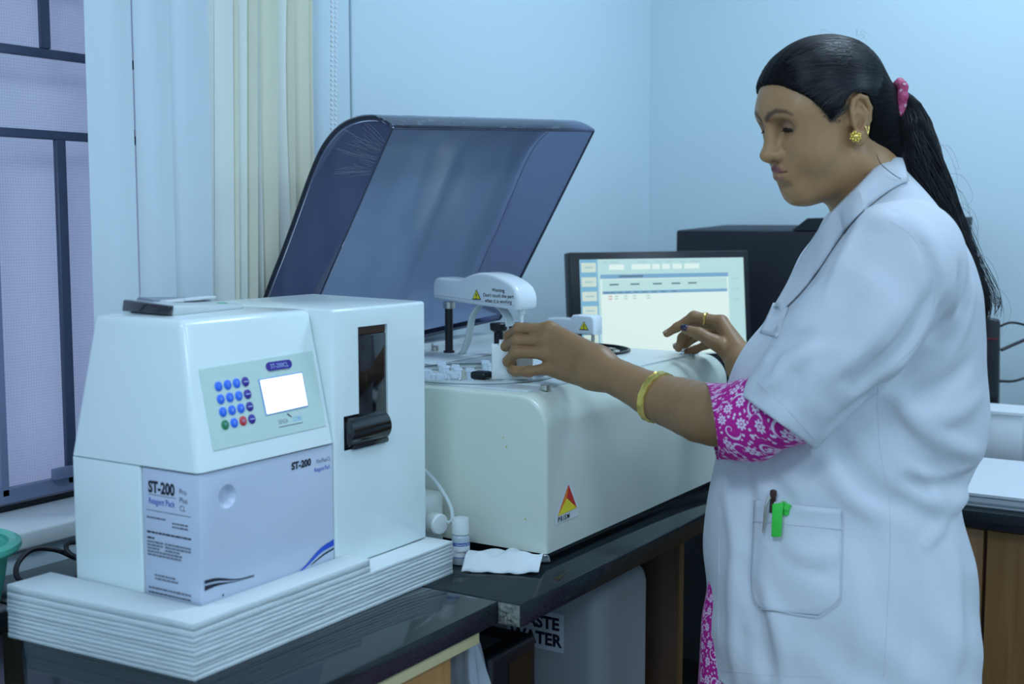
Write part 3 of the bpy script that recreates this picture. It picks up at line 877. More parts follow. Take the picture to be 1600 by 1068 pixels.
LX0, LX1 = 1.682, 2.39
xs = np.concatenate([[0, .0012, .004, .009, .016], np.linspace(.03, LX1 - LX0 - .03, 46), [LX1 - LX0 - .016, LX1 - LX0 - .009, LX1 - LX0 - .004, LX1 - LX0 - .0012, LX1 - LX0]])
V = []
rimdir = np.array([1.53 - 1.292, 1.085 - 1.498]); rimdir /= np.linalg.norm(rimdir)
rimn = np.array([-rimdir[1], rimdir[0]])          # from the opening towards the shell
for x in xs:
    e = min(x, LX1 - LX0 - x)
    ins = .016 * (1 - math.sqrt(max(0, 1 - (1 - min(1, e / .016)) ** 2)))
    q = (x - .28) / .02, (x - .46) / .02
    emb = .018 / ((1 + math.exp(-(x - .30) / .012)) * (1 + math.exp((x - .44) / .012)))
    for k, p in enumerate(prof):
        dep = (p - prof[0]) @ rimn
        g = min(1.0, max(0.0, dep / .05))
        lng = ((p - prof[0]) @ rimdir) / .47
        inside = 1 / (1 + math.exp(-(lng - .12) / .03)) / (1 + math.exp((lng - .93) / .03)) * (1 / (1 + math.exp(-(dep - .12) / .01)))
        qq = p - rimn * (ins * g * 1.0) - rimn * emb * inside - (rimdir * ins * (1 if lng > .5 else -1) * (1 - abs(2 * min(max(lng, 0), 1) - 1) ** .0 * 0) * 0)
        V.append((LX0 + x, qq[0], qq[1] + .052 * x))
npf = len(prof)
F = grid_faces(npf, len(xs))
for k, base in ((1, 0), (-1, (len(xs) - 1) * npf)):
    f = tuple(base + i for i in range(npf))
    F.append(f if k == 1 else f[::-1])
lid = mk('lid', V, F, m_lid, ca, angle=50)
md = lid.modifiers.new('thickness', 'SOLIDIFY'); md.thickness = .004; md.offset = -1
# added pale liner: its colour brightens the inside of the lid
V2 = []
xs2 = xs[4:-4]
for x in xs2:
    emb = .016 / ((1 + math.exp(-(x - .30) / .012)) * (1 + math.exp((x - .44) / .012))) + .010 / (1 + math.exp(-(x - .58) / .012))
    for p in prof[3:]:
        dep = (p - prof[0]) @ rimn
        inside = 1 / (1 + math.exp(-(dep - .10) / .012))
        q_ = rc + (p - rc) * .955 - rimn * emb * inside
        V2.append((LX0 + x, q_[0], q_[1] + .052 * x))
m_liner = bpy.data.materials.new('brightening_liner'); m_liner.use_nodes = True
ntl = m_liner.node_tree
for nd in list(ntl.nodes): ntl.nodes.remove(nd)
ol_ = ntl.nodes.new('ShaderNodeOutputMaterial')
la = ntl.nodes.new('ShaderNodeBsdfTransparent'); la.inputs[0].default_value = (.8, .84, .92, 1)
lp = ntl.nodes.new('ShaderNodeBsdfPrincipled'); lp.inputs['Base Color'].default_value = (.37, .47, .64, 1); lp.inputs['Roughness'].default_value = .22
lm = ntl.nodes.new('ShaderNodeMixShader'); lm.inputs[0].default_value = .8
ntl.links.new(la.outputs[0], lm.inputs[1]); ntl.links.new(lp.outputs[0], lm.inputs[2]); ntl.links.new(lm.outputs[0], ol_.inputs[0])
mk('added_liner', V2, grid_faces(npf - 3, len(xs2)), m_liner, lid, angle=60)
# dark rim line round the opening and the hinge strip
rl = [(LX0, prof[0][0], prof[0][1]), (LX1, prof[0][0], prof[0][1] + .052 * (LX1 - LX0)), (LX1, prof[-1][0], prof[-1][1] + .052 * (LX1 - LX0)), (LX0, prof[-1][0], prof[-1][1])]
rim = merge(*[tube([rl[i], rl[(i + 1) % 4]], .0016, 6) for i in range(4)])
mk('lid_edge', *rim, mat('lid_edge', (.03, .035, .07), .3), lid)
box('hinge', m_top, ca, LX0 + .05, LX1 - .02, 1.535, 1.59, AZ1 + .0037, 1.088, .003)
# crinkled leftover of protective film on the lid's front wall
nu, nv = 70, 9
V = []
for j in range(nv):
    for i in range(nu):
        s, t = i / (nu - 1), j / (nv - 1)
        x = .0 + s * .62
        p = prof[int(round(t * 11))] if True else None
        bumpz = .0015 + .004 * abs(math.sin(31 * s + 8 * t + 3 * math.sin(17 * s))) * (.4 + .6 * random.random())
        n2 = np.array([-.35, .94])
        V.append((LX0 + x - .002, p[0] + n2[0] * bumpz, p[1] + n2[1] * bumpz + .052 * x))
m_film = bpy.data.materials.new('clear_film'); m_film.use_nodes = True
nt = m_film.node_tree
for nd in list(nt.nodes): nt.nodes.remove(nd)
out = nt.nodes.new('ShaderNodeOutputMaterial')
a = nt.nodes.new('ShaderNodeBsdfTransparent'); a.inputs[0].default_value = (.93, .95, .97, 1)
g_ = nt.nodes.new('ShaderNodeBsdfGlossy'); g_.inputs['Roughness'].default_value = .16
mm = nt.nodes.new('ShaderNodeMixShader'); mm.inputs[0].default_value = .30
nt.links.new(a.outputs[0], mm.inputs[1]); nt.links.new(g_.outputs[0], mm.inputs[2]); nt.links.new(mm.outputs[0], out.inputs[0])
mk('protective_film', V, grid_faces(nu, nv), m_film, lid, angle=12)
V, F = [], []
for k in range(46):
    a0 = random.uniform(.0, 1.0)
    x = LX0 - .0006
    st = np.array([1.312 + .030 * a0, 1.478 - .055 * a0]) + rng.normal(0, .003, 2)
    en = st + np.array([.03 + .06 * random.random(), .012 + .02 * (1 - a0) - .012 * a0 + random.uniform(-.006, .006)])
    m_ = (st + en) / 2 + rng.normal(0, .003, 2)
    V_, F_ = tube(smooth_path([(x, *st), (x - .001, *m_), (x, *en)], 7), .00035, 4)
    V, F = merge((V, F), (V_, F_))
mk('film_crease', V, F, m_film, lid, angle=12)

# sampling arm with probe
ZD = AZ1 + .0062
P0 = np.array([2.078, 1.456])
ad = np.array([2.03, 1.238]) - P0
AL = np.linalg.norm(ad); ad /= AL
aU = np.array([ad[0], ad[1], 0]); aW = np.array([-ad[1], ad[0], 0]) * -1
mk('arm_post', *lathe([(.0115, 0), (.0115, .004), (.0082, .005), (.0082, 1.172 - ZD), ], (P0[0], P0[1], ZD), n=24), m_black, ca)
mk('post_collar', *lathe([(.0082, 0), (.0125, .001), (.0125, .014), (.009, .0145)], (P0[0], P0[1], 1.166), n=24), m_steel, ca)
outl = smooth_path([(-.018, 1.190), (-.020, 1.207), (-.017, 1.222), (-.006, 1.230), (.025, 1.229), (.06, 1.229), (.085, 1.237), (.115, 1.2435), (.15, 1.242), (.185, 1.233), (.212, 1.219), (.223, 1.20), (.223, 1.182), (.218, 1.175)], 60)
outl = [tuple(p) for p in outl] + [(.16, 1.1775), (.06, 1.182), (-.014, 1.186)]
ao = np.array([P0[0], P0[1], 0]) - aW * .029
armo = mkbm('sampling_arm', prism(outl, ao, aU, (0, 0, 1), aW, .058, .009, 4), mat('arm_white', (.78, .84, .87), .14), ca, angle=50)
# camera-side face of the arm
side = -1 if ((np.cross(aU, np.array([0, 0, 1.]))) @ FW) > 0 else 1
fo = ao + aW * (.058 if (aW @ FW) < 0 else 0) + aW * (.0006 if (aW @ FW) < 0 else -.0006)
tU = aU if (aU @ RT) > 0 else -aU
def arm_pt(s, z): return fo + aU * s + np.array([0, 0, z])
def warning_sign(parent, c, u, n, size):
    u = np.asarray(u, float); v = np.array([0, 0, 1.0])
    t3 = lambda k: [c + u * (-.5 * k) - v * (.433 * k * .9), c + u * (.5 * k) - v * (.433 * k * .9), c + v * (.433 * k)]
    tb = mk('warning_triangle', t3(size), [(0, 1, 2)], m_ink, parent, smooth=False)
    mk('yellow_field', [p + n * .0003 for p in t3(size * .8)], [(0, 1, 2)], mat('warning_yellow', (.85, .74, .02), .4), tb, smooth=False)
    text_obj('exclamation_mark', '!', size * .62, c + n * .0006 - v * size * .31, u, v, m_ink, tb, 'CENTER', thick=size * .012)
nrm = aW if (aW @ FW) < 0 else -aW
warning_sign(armo, arm_pt(.112, 1.2005), tU, nrm, .0255)
for k, s in enumerate(('Warning', "Don't touch the part", 'when it is working')):
    text_obj('lettering', s, .0098, arm_pt(.172, 1.2085 - k * .0105), tU, Vv, m_ink, armo, 'CENTER', thick=.0001)
pe = arm_pt(.207, 0) - nrm * .029
mk('probe_holder', *lathe([(.0075, 0), (.0075, -.009), (.0042, -.012), (.0035, -.026)], (pe[0], pe[1], 1.176), n=16), m_hdpe, armo)
mk('probe_needle', *lathe([(.0017, 0), (.0017, -.055), (.0006, -.075)], (pe[0], pe[1], 1.152), n=10), m_steel, armo)
# ribbon of tubes leaving the arm
for k in range(5):
    off = aW * (k - 2) * .0048 + aU * (k - 2) * .002
    pth = smooth_path([arm_pt(.10, 1.184) - nrm * .029 + off, arm_pt(.088, 1.176) - nrm * .03 + off, arm_pt(.068, 1.150) - nrm * .03 + off, arm_pt(.058, 1.11) - nrm * .03 + off, arm_pt(.045, 1.085) - nrm * .03 + off, arm_pt(.035, ZD) - nrm * .032 + off], 22)
    mk('hose', *tube(pth, .0032, 7), mat('clear_hose', (.55, .62, .62), .2), ca)
for k in range(4):
    off = aW * (k - 2) * .006
    pth = smooth_path([arm_pt(.135, 1.182) - nrm * .028 + off, arm_pt(.152, 1.172) - nrm * .03 + off, arm_pt(.166, 1.155) - nrm * .032 + off, arm_pt(.168, 1.14) - nrm * .034 + off], 14)
    mk('hose', *tube(pth, .003, 7), mat('clear_hose', (.55, .62, .62), .2), ca)
# wash and mixer posts (black)
wp = arm_pt(.098, 0) - nrm * .075
mk('wash_post', *lathe([(.013, 0), (.013, .002), (.0095, .003), (.0095, .045), (.017, .05), (.018, .062), (.016, .064), (.004, .065)], (wp[0], wp[1], ZD), n=24), m_black, ca)
mp_ = arm_pt(.158, 0) - nrm * .07
mk('mixer_post', *lathe([(.011, 0), (.011, .045), (.018, .05), (.019, .066), (.026, .0665), (.026, .069), (.012, .07)], (mp_[0], mp_[1], ZD - .002), n=24), m_black, ca)
# second, smaller arm over the reagent tray
q0 = (CAM + ray(860, 505) * 2.62)[:2]; q1 = (CAM + ray(932, 505) * 2.56)[:2]
d2 = (q1 - q0); L2 = np.linalg.norm(d2); d2 /= L2
u2 = np.array([d2[0], d2[1], 0]); w2 = np.array([d2[1], -d2[0], 0])
o2 = [(0, 1.112), (0, 1.138), (.006, 1.143), (L2 - .052, 1.143), (L2 - .046, 1.151), (L2 - .002, 1.151), (L2 + .004, 1.145), (L2 + .004, 1.112)]
ao2 = np.array([q0[0], q0[1], 0]) - w2 * .02
arm2 = mkbm('reagent_arm', prism(o2, ao2, u2, (0, 0, 1), w2, .04, .004, 3), MATS['arm_white'], ca, angle=50)
n2v = w2 if (w2 @ FW) < 0 else -w2
f2 = np.array([q0[0], q0[1], 0]) + n2v * .0206
t2 = u2 if (u2 @ RT) > 0 else -u2
warning_sign(arm2, f2 + u2 * (L2 - .018) + np.array([0, 0, 1.130]), t2, n2v, .0225)
b2 = np.array([q0[0], q0[1], 0]) + u2 * .02
mk('arm_post', *lathe([(.012, 0), (.012, .06), ], (b2[0] + .0, b2[1], AZ1 - .02), n=20), m_black, ca)
b3 = np.array([q0[0], q0[1], 0]) + u2 * (L2 - .008)
mk('probe_needle', *lathe([(.0035, 0), (.0035, -.016), (.0016, -.017), (.0014, -.036), (.004, -.037), (.004, -.05)], (b3[0], b3[1], 1.112), n=10), m_steel, arm2)

# bottle being placed in the tray
rb = empty('reagent_bottle', (1.80, 1.14, AZ1 + .0084), 'milky white reagent bottle gripped by the left hand in the cup tray', 'bottle')
FHv = np.array([math.cos(YAW), math.sin(YAW), 0.0])
bo = RT * -.0345 + FHv * 2.086 + np.array([0, 0, AZ1 + .0084])
hb_ = 1.1365 - bo[2]
ol = [(0, 0), (.070, 0), (.070, hb_), (.027, hb_), (.025, hb_ + .007), (.013, hb_ + .007), (.012, hb_), (0, hb_)]
mkbm('bottle_body', prism(ol, bo, RT, (0, 0, 1), FHv, .034, .003, 2), m_hdpe, rb)

# ------------------------------------------------------------------ monitor
def D(px, py, d): return CAM + ray(px, py) * d
TL, TRm = D(890, 396, 2.88), D(1170, 389, 3.06)
mu = TRm - TL; mu[2] = 0; MW = np.linalg.norm(mu); mu /= MW
mz = (TL[2] + TRm[2]) / 2
mnv = np.cross(np.array([0, 0, 1.0]), mu)           # towards the back or the viewer
if mnv @ FW > 0: mnv = -mnv
mo_ = np.array([TL[0], TL[1], 0])
MH = .272
tilt = np.array([0, 0, 1.0]) - mnv * .10; tilt /= np.linalg.norm(tilt)
mn = np.cross(mu, tilt); mn = mn if mn @ FW < 0 else -mn
mon = empty('monitor', tuple(mo_ + mu * MW / 2 - mnv * .05 + np.array([0, 0, .80])), 'black flat-panel monitor showing a patient list window on the far worktop', 'monitor')
TL3 = mo_ + np.array([0, 0, mz]); BL3 = TL3 - tilt * MH
bmm = hexa([BL3, BL3 + mu * MW, BL3 + mu * MW - mn * .035, BL3 - mn * .035], [TL3, TL3 + mu * MW, TL3 + mu * MW - mn * .035, TL3 - mn * .035])
bmesh.ops.recalc_face_normals(bmm, faces=bmm.faces); bevel(bmm, .004, 2)
mkbm('monitor_housing', bmm, m_black, mon)
def mpt(s, t, off=.0005): return TL3 + mu * s - tilt * t + mn * off
SWx0, SWx1, SWy0, SWy1 = .0235, MW - .017, .017, MH - .024
m_scr = mat('lit_display', (.1, .12, .12), .25, emit=((.50, .76, .76), .8))
def mq(name, s0, s1, t0, t1, m, par, off):
    return mk(name, [mpt(s0, t1, off), mpt(s1, t1, off), mpt(s1, t0, off), mpt(s0, t0, off)], [(0, 1, 2, 3)], m, par, smooth=False)
scr = mq('display', SWx0, SWx1, SWy0, SWy1, m_scr, mon, .0006)
em = lambda n, c, s=1.0: mat(n, (.1, .1, .1), .3, emit=(c, s))
e_side, e_win, e_tit, e_btn, e_tx, e_bar, e_red = em('display_sidebar', (.17, .45, .66), .8), em('display_white', (.68, .83, .78), .95), em('display_title', (.16, .38, .60), .8), em('display_button', (.58, .70, .60), .9), em('display_text', (.05, .12, .16), .8), em('display_band', (.36, .60, .60), .85), em('display_red', (.7, .25, .2), .8)
mq('sidebar', SWx0, SWx0 + .046, SWy0, SWy1, e_side, scr, .0009)
for k in range(6):
    bt = mq('sidebar_button', SWx0 + .004, SWx0 + .042, SWy0 + .008 + k * .0335, SWy0 + .030 + k * .0335, e_btn, scr, .0012)
    mq('button_text', SWx0 + .012, SWx0 + .034, SWy0 + .017 + k * .0335, SWy0 + .021 + k * .0335, e_bar, bt, .0015)
for s0, s1 in ((.06, .072), (.08, .10), (.15, .175), (.20, .215), (.228, .245), (.262, .28), (.295, .32)):
    mq('field_caption', SWx0 + s0, SWx0 + s1, SWy0 + .006, SWy0 + .009, e_bar, scr, .0009)
for s0, s1 in ((.076, .115), (.135, .185), (.19, .21), (.217, .237), (.245, .27), (.277, .318)):
    mq('field', SWx0 + s0, SWx0 + s1, SWy0 + .013, SWy0 + .025, e_win, scr, .0009)
wnd = mq('list_window', SWx0 + .052, SWx1 - .045, SWy0 + .036, SWy1 - .004, e_win, scr, .0009)
mq('title_bar', SWx0 + .052, SWx1 - .045, SWy0 + .036, SWy0 + .046, e_tit, wnd, .0012)
mq('title_text', SWx0 + .10, SWx0 + .165, SWy0 + .039, SWy0 + .043, e_tx, wnd, .0015)
mq('tool_band', SWx0 + .056, SWx1 - .049, SWy0 + .048, SWy0 + .075, em('display_tools', (.50, .76, .74), .85), wnd, .0012)
for s0 in (.075, .13, .19, .24, .285):
    mq('tool_text', SWx0 + s0, SWx0 + s0 + .024, SWy0 + .058, SWy0 + .0615, e_tx, wnd, .0015)
mq('header_row', SWx0 + .056, SWx1 - .049, SWy0 + .075, SWy0 + .082, e_tit, wnd, .0012)
for k, s0 in enumerate((.06, .075, .095, .115, .138, .16, .185, .21, .24)):
    mq('header_text', SWx0 + s0, SWx0 + s0 + .014, SWy0 + .0775, SWy0 + .0795, e_tx, wnd, .0015)
for r in range(2):
    for s0, m_ in ((.072, e_red), (.088, e_bar), (.112, e_bar), (.135, e_bar), (.172, e_bar)):
        mq('list_text', SWx0 + s0, SWx0 + s0 + .009, SWy0 + .086 + r * .006, SWy0 + .0885 + r * .006, m_, wnd, .0015)
for t0 in (.05, .075, .1):
    mq('side_text', SWx1 - .034, SWx1 - .014, SWy0 + t0, SWy0 + t0 + .003, e_bar, scr, .0009)
sc_ = mo_ + mu * MW / 2 - mnv * .055
mk('stand_neck', *merge(tube([sc_ + np.array([0, 0, .815]), sc_ + mnv * .01 + np.array([0, 0, mz - .12])], [.03, .022], 12, flat=(1, .5))), m_black, mon)
mk('stand_base', *lathe([(.11, 0), (.11, .006), (.05, .014), (.02, .016)], sc_ + np.array([0, 0, .8005]), n=36), m_black, mon)
# black machine behind the monitor
pt = empty('computer_tower', (3.2, 1.1, .80), 'large matt black computer case with stepped top behind the monitor', 'computer')
bmx = hexa([(3.06, .72, .80), (3.40, .72, .80), (3.40, 1.405, .80), (3.06, 1.405, .80)], [(3.06, .72, 1.317), (3.40, .72, 1.330), (3.40, 1.405, 1.330), (3.06, 1.405, 1.317)])
bevel(bmx, .006, 2)
mkbm('case', bmx, mat('case_black', (.006, .008, .014), .5), pt)
bmx = hexa([(3.06, .72, 1.3185), (3.40, .72, 1.3315), (3.40, 1.085, 1.3315), (3.06, 1.085, 1.3185)], [(3.06, .72, 1.349), (3.40, .72, 1.352), (3.40, 1.045, 1.352), (3.06, 1.045, 1.349)])
mkbm('raised_top', bmx, MATS['case_black'], pt)

# ------------------------------------------------------------------ right-hand worktop
ph = empty('cordless_handset', (3.08, .594, .80), 'upright black handset with a red line standing behind the white box', 'phone')
bmx = hexa([(3.065, .575, .8005), (3.10, .575, .8005), (3.10, .622, .8005), (3.065, .622, .8005)], [(3.07, .582, 1.112), (3.09, .582, 1.112), (3.09, .615, 1.118), (3.07, .615, 1.118)])
bevel(bmx, .005, 3); mkbm('handset_body', bmx, m_black, ph)
box('red_line', mat('dark_red', (.16, .01, .03), .4), ph, 3.0665, 3.069, .583, .61, 1.066, 1.069)
wb = empty('cardboard_box', (2.98, .6, .80), 'white cardboard box on the far worktop behind the open register', 'box')
mkbm('box_body', bmbox(2.90, 3.02, .492, .73, .8005, .915, .002), m_paper, wb)
bmx = hexa([(2.897, .489, .9155), (3.023, .489, .9155), (3.023, .733, .9155), (2.897, .733, .9155)], [(2.897, .489, .922), (3.023, .489, .922), (3.023, .733, .922), (2.897, .733, .922)])
mkbm('box_flap', bmx, m_paper, wb)
tag(mkbm('carton', bmbox(2.93, 3.06, .30, .482, .8005, .90, .002), mat('carton_grey', (.5, .55, .58), .6)), 'grey-white carton at the picture edge beside the white box', 'box')
for k, (pts, lab) in enumerate((
        ([(3.09, .585, 1.095), (3.10, .56, 1.105), (3.14, .53, 1.095), (3.2, .5, 1.07), (3.3, .44, 1.03), (3.42, .40, 1.0)], 'upper thin black cable arching away from the handset'),
        ([(3.09, .578, 1.04), (3.12, .55, 1.055), (3.17, .51, 1.075), (3.25, .46, 1.10), (3.43, .40, 1.14)], 'thick black cable rising from the handset to the wall'),
        ([(3.10, .58, .965), (3.13, .55, .965), (3.18, .50, .985), (3.27, .45, 1.01), (3.43, .38, 1.03)], 'lowest black cable sagging behind the white box'))):
    c = mk('cable', *tube(smooth_path(pts, 40), (.0028, .0042, .0032)[k], 8), m_cable)
    tag(c, lab, 'cable', 'cables beside the handset')
tag(mkbm('wall_socket', bmbox(XF - .02, XF - .0005, .30, .47, .93, 1.19, .004), m_abs), 'white cable outlet box on the far wall', 'outlet')
rg = empty('open_register', (2.64, .36, .80), 'thick open paper register with ruled pages on the far worktop', 'book')
pcs = [(2.47, .60), (2.47, .06), (2.84, .09), (2.835, .60)]
box('back_cover', mat('register_cover', (.1, .12, .14), .5), rg, 2.452, 2.845, .06, .60, .8003, .8025)
for k in range(9):
    j = random.uniform(-.004, .004)
    z0 = .803 + k * .0027
    bmx = hexa([(2.456 + j, .062, z0), (2.838 + j, .064, z0), (2.838 + j, .592 + j, z0), (2.456 + j, .592 + j, z0)], [(2.456 + j, .062, z0 + .0024), (2.838 + j, .064, z0 + .0024), (2.838 + j, .592 + j, z0 + .0024), (2.456 + j, .592 + j, z0 + .0024)])
    mkbm('page_bundle', bmx, mat('page_edges', (.62, .66, .70), .8) if k < 8 else m_paper, rg)
zt_ = .803 + 9 * .0027 + .0002
mk('margin_line', [(2.47, .335, zt_), (2.83, .335, zt_), (2.83, .3375, zt_), (2.47, .3375, zt_)], [(0, 1, 2, 3)], mat('margin_red', (.65, .3, .4), .7), rg, smooth=False)
V, F = [], []
for k in range(34):
    x = 2.47 + k * .0105
    n_ = len(V)
    V += [(x, .07, zt_), (x + .0006, .07, zt_), (x + .0006, .58, zt_), (x, .58, zt_)]; F.append((n_, n_ + 1, n_ + 2, n_ + 3))
mk('ruled_lines', V, F, mat('ruling_blue', (.55, .62, .78), .8), rg, smooth=False)

# ------------------------------------------------------------------ below the worktop
def jerry(loc, dims, lab):
    x0, y0 = loc; w, d, h = dims
    e = empty('waste_tank', (x0 + w / 2, y0 + d / 2, 0), lab, 'jerrycan')
    bm_ = bmbox(x0, x0 + w, y0, y0 + d, .001, h, .035, 6)
    mkbm('tank_body', bm_, m_tank, e, angle=50)
    mk('tank_cap', *lathe([(.024, 0), (.03, .001), (.03, .022), (.025, .024)], (x0 + w / 2, y0 + d * .3, h - .001), n=24), m_tank, e)
    return e
wt = jerry((1.872, .99), (.20, .285, .715), 'grey-white tank labelled waste water under the worktop')
fx = 1.872 - .0008
lbp = mk('paper_label', [(fx, 1.185, .580), (fx, 1.066, .580), (fx, 1.066, .650), (fx, 1.185, .650)], [(0, 1, 2, 3)], mat('label_paper', (.55, .58, .66), .7), wt, smooth=False)
text_obj('lettering', 'WASTE', .031, (fx - .0006, 1.126, .620), UL, Vv, m_ink, lbp, 'CENTER', thick=.0012)
text_obj('lettering', 'WATER', .031, (fx - .0006, 1.124, .590), UL, Vv, m_ink, lbp, 'CENTER', thick=.0012)
jerry((1.66, 1.30), (.19, .30, .74), 'paler tank without label standing behind the waste water tank')
ups = empty('power_stabilizer', (1.65, 1.14, 0), 'black power box with a printed spec label below the worktop', 'power box')
ux0, ux1, uy0, uy1, uz = 1.578, 1.72, 1.03, 1.26, .668
bm_ = bmbox(ux0, ux1, uy0, uy1, .001, uz, .012, 4)
mkbm('box_body', bm_, mat('box_black', (.012, .013, .018), .4), ups, angle=50)
lz = uz + .0006
ul = mk('spec_label', [(1.592, 1.06, lz), (1.66, 1.06, lz), (1.66, 1.19, lz), (1.592, 1.19, lz)], [(0, 1, 2, 3)], mat('spec_label', (.12, .13, .16), .5), ups, smooth=False)
for k in range(4):
    mk('print_rule', [(1.600 + k * .0145, 1.07, lz + .0004), (1.6025 + k * .0145, 1.07, lz + .0004), (1.6025 + k * .0145, 1.18 - .012 * (k % 3), lz + .0004), (1.600 + k * .0145, 1.18 - .012 * (k % 3), lz + .0004)], [(0, 1, 2, 3)], m_ink, ul, smooth=False)
box('front_window', m_blackg, ups, 1.63, 1.70, 1.0285, 1.0298, .59, .645)
# crumpled clear plastic bag hanging beside the cabinet
m_bag = bpy.data.materials.new('clear_bag'); m_bag.use_nodes = True
nt = m_bag.node_tree
for nd in list(nt.nodes): nt.nodes.remove(nd)
out = nt.nodes.new('ShaderNodeOutputMaterial')
a = nt.nodes.new('ShaderNodeBsdfTransparent'); a.inputs[0].default_value = (.8, .84, .9, 1)
g_ = nt.nodes.new('ShaderNodeBsdfGlossy'); g_.inputs['Roughness'].default_value = .2
d_ = nt.nodes.new('ShaderNodeBsdfDiffuse'); d_.inputs[0].default_value = (.6, .66, .72, 1)
m1 = nt.nodes.new('ShaderNodeMixShader'); m1.inputs[0].default_value = .5
m2 = nt.nodes.new('ShaderNodeMixShader'); m2.inputs[0].default_value = .15
nt.links.new(a.outputs[0], m1.inputs[1]); nt.links.new(d_.outputs[0], m1.inputs[2]); nt.links.new(m1.outputs[0], m2.inputs[1]); nt.links.new(g_.outputs[0], m2.inputs[2]); nt.links.new(m2.outputs[0], out.inputs[0])
V = []
nu, nv = 36, 30
for j in range(nv):
    t = j / (nv - 1)
    rr = .012 + .052 * min(1, t * 1.9) ** .8 - .02 * math.exp(-((t - .62) / .06) ** 2)
    for i in range(nu):
        a_ = 2 * math.pi * i / nu
        r = rr * (1 + .16 * math.sin(5 * a_ + 6 * t) + .08 * math.sin(11 * a_ - 9 * t))
        V.append((1.478 + r * math.cos(a_) * .62 - .006 * t, 1.01 + r * math.sin(a_) * .95, .752 - t * .34))
bag = mk('plastic_bag', V, grid_faces(nu, nv, True), m_bag, angle=60)
tag(bag, 'crumpled clear plastic bag hanging beside the light wood cabinet', 'bag')
# ------------------------------------------------------------------ implicit surfaces for the person
CP, SP_ = math.cos(PITCH), math.sin(PITCH)
FH = np.array([math.cos(YAW), math.sin(YAW), 0.0])
def L(px, py, b):
    """point of the person's frame (right, away, up) seen at a picture position, b metres away"""
    u, v = (px - CX) / FPX, (CY - py) / FPX
    r = np.array([u, CP + v * SP_, -SP_ + v * CP])
    return np.array([0, 0, CAM[2]]) + r * (b / r[1])
def to_world(P):
    P = np.asarray(P, float)
    out = P[:, :1] * RT + P[:, 1:2] * FH
    out[:, 2] = P[:, 2]
    return out
f4 = np.float32
def smin(a, b, k):
    if k <= 0: return np.minimum(a, b)
    h = np.clip(.5 + .5 * (b - a) / k, 0, 1)
    return b + (a - b) * h - k * h * (1 - h)
def smax(a, b, k): return -smin(-a, -b, k)
def d_cap(P, p0, p1, r0, r1):
    x, y, z = P
    d = np.asarray(p1, float) - np.asarray(p0, float)
    L2 = float(d @ d) + 1e-12
    t = np.clip(((x - p0[0]) * d[0] + (y - p0[1]) * d[1] + (z - p0[2]) * d[2]) / L2, 0, 1)
    return np.sqrt((x - p0[0] - t * d[0]) ** 2 + (y - p0[1] - t * d[1]) ** 2 + (z - p0[2] - t * d[2]) ** 2) - (r0 + (r1 - r0) * t)
def d_ell(P, c, r, R=None):
    x, y, z = P[0] - c[0], P[1] - c[1], P[2] - c[2]
    if R is not None:
        x, y, z = (R[i][0] * x + R[i][1] * y + R[i][2] * z for i in range(3))
    k0 = np.sqrt((x / r[0]) ** 2 + (y / r[1]) ** 2 + (z / r[2]) ** 2)
    k1 = np.sqrt((x / r[0] ** 2) ** 2 + (y / r[1] ** 2) ** 2 + (z / r[2] ** 2) ** 2) + 1e-6
    return k0 * (k0 - 1) / k1
def d_chain(P, pts, rs, k=.004):
    v = None
    for i in range(len(pts) - 1):
        d = d_cap(P, pts[i], pts[i + 1], rs[i], rs[i + 1])
        v = d if v is None else smin(v, d, k)
    return v
def d_spline(P, pts, rs, n=12, k=.002):
    q = smooth_path(np.c_[np.asarray(pts), np.asarray(rs)], n)
    return d_chain(P, q[:, :3], q[:, 3], k)
def rot(axis, ang):
    return np.array(Matrix.Rotation(ang, 3, Vector(axis)))
def grid(lo, hi, h):
    ax = [np.arange(lo[i], hi[i] + h, h, dtype=f4) for i in range(3)]
    return ax, (ax[0][:, None, None], ax[1][None, :, None], ax[2][None, None, :])
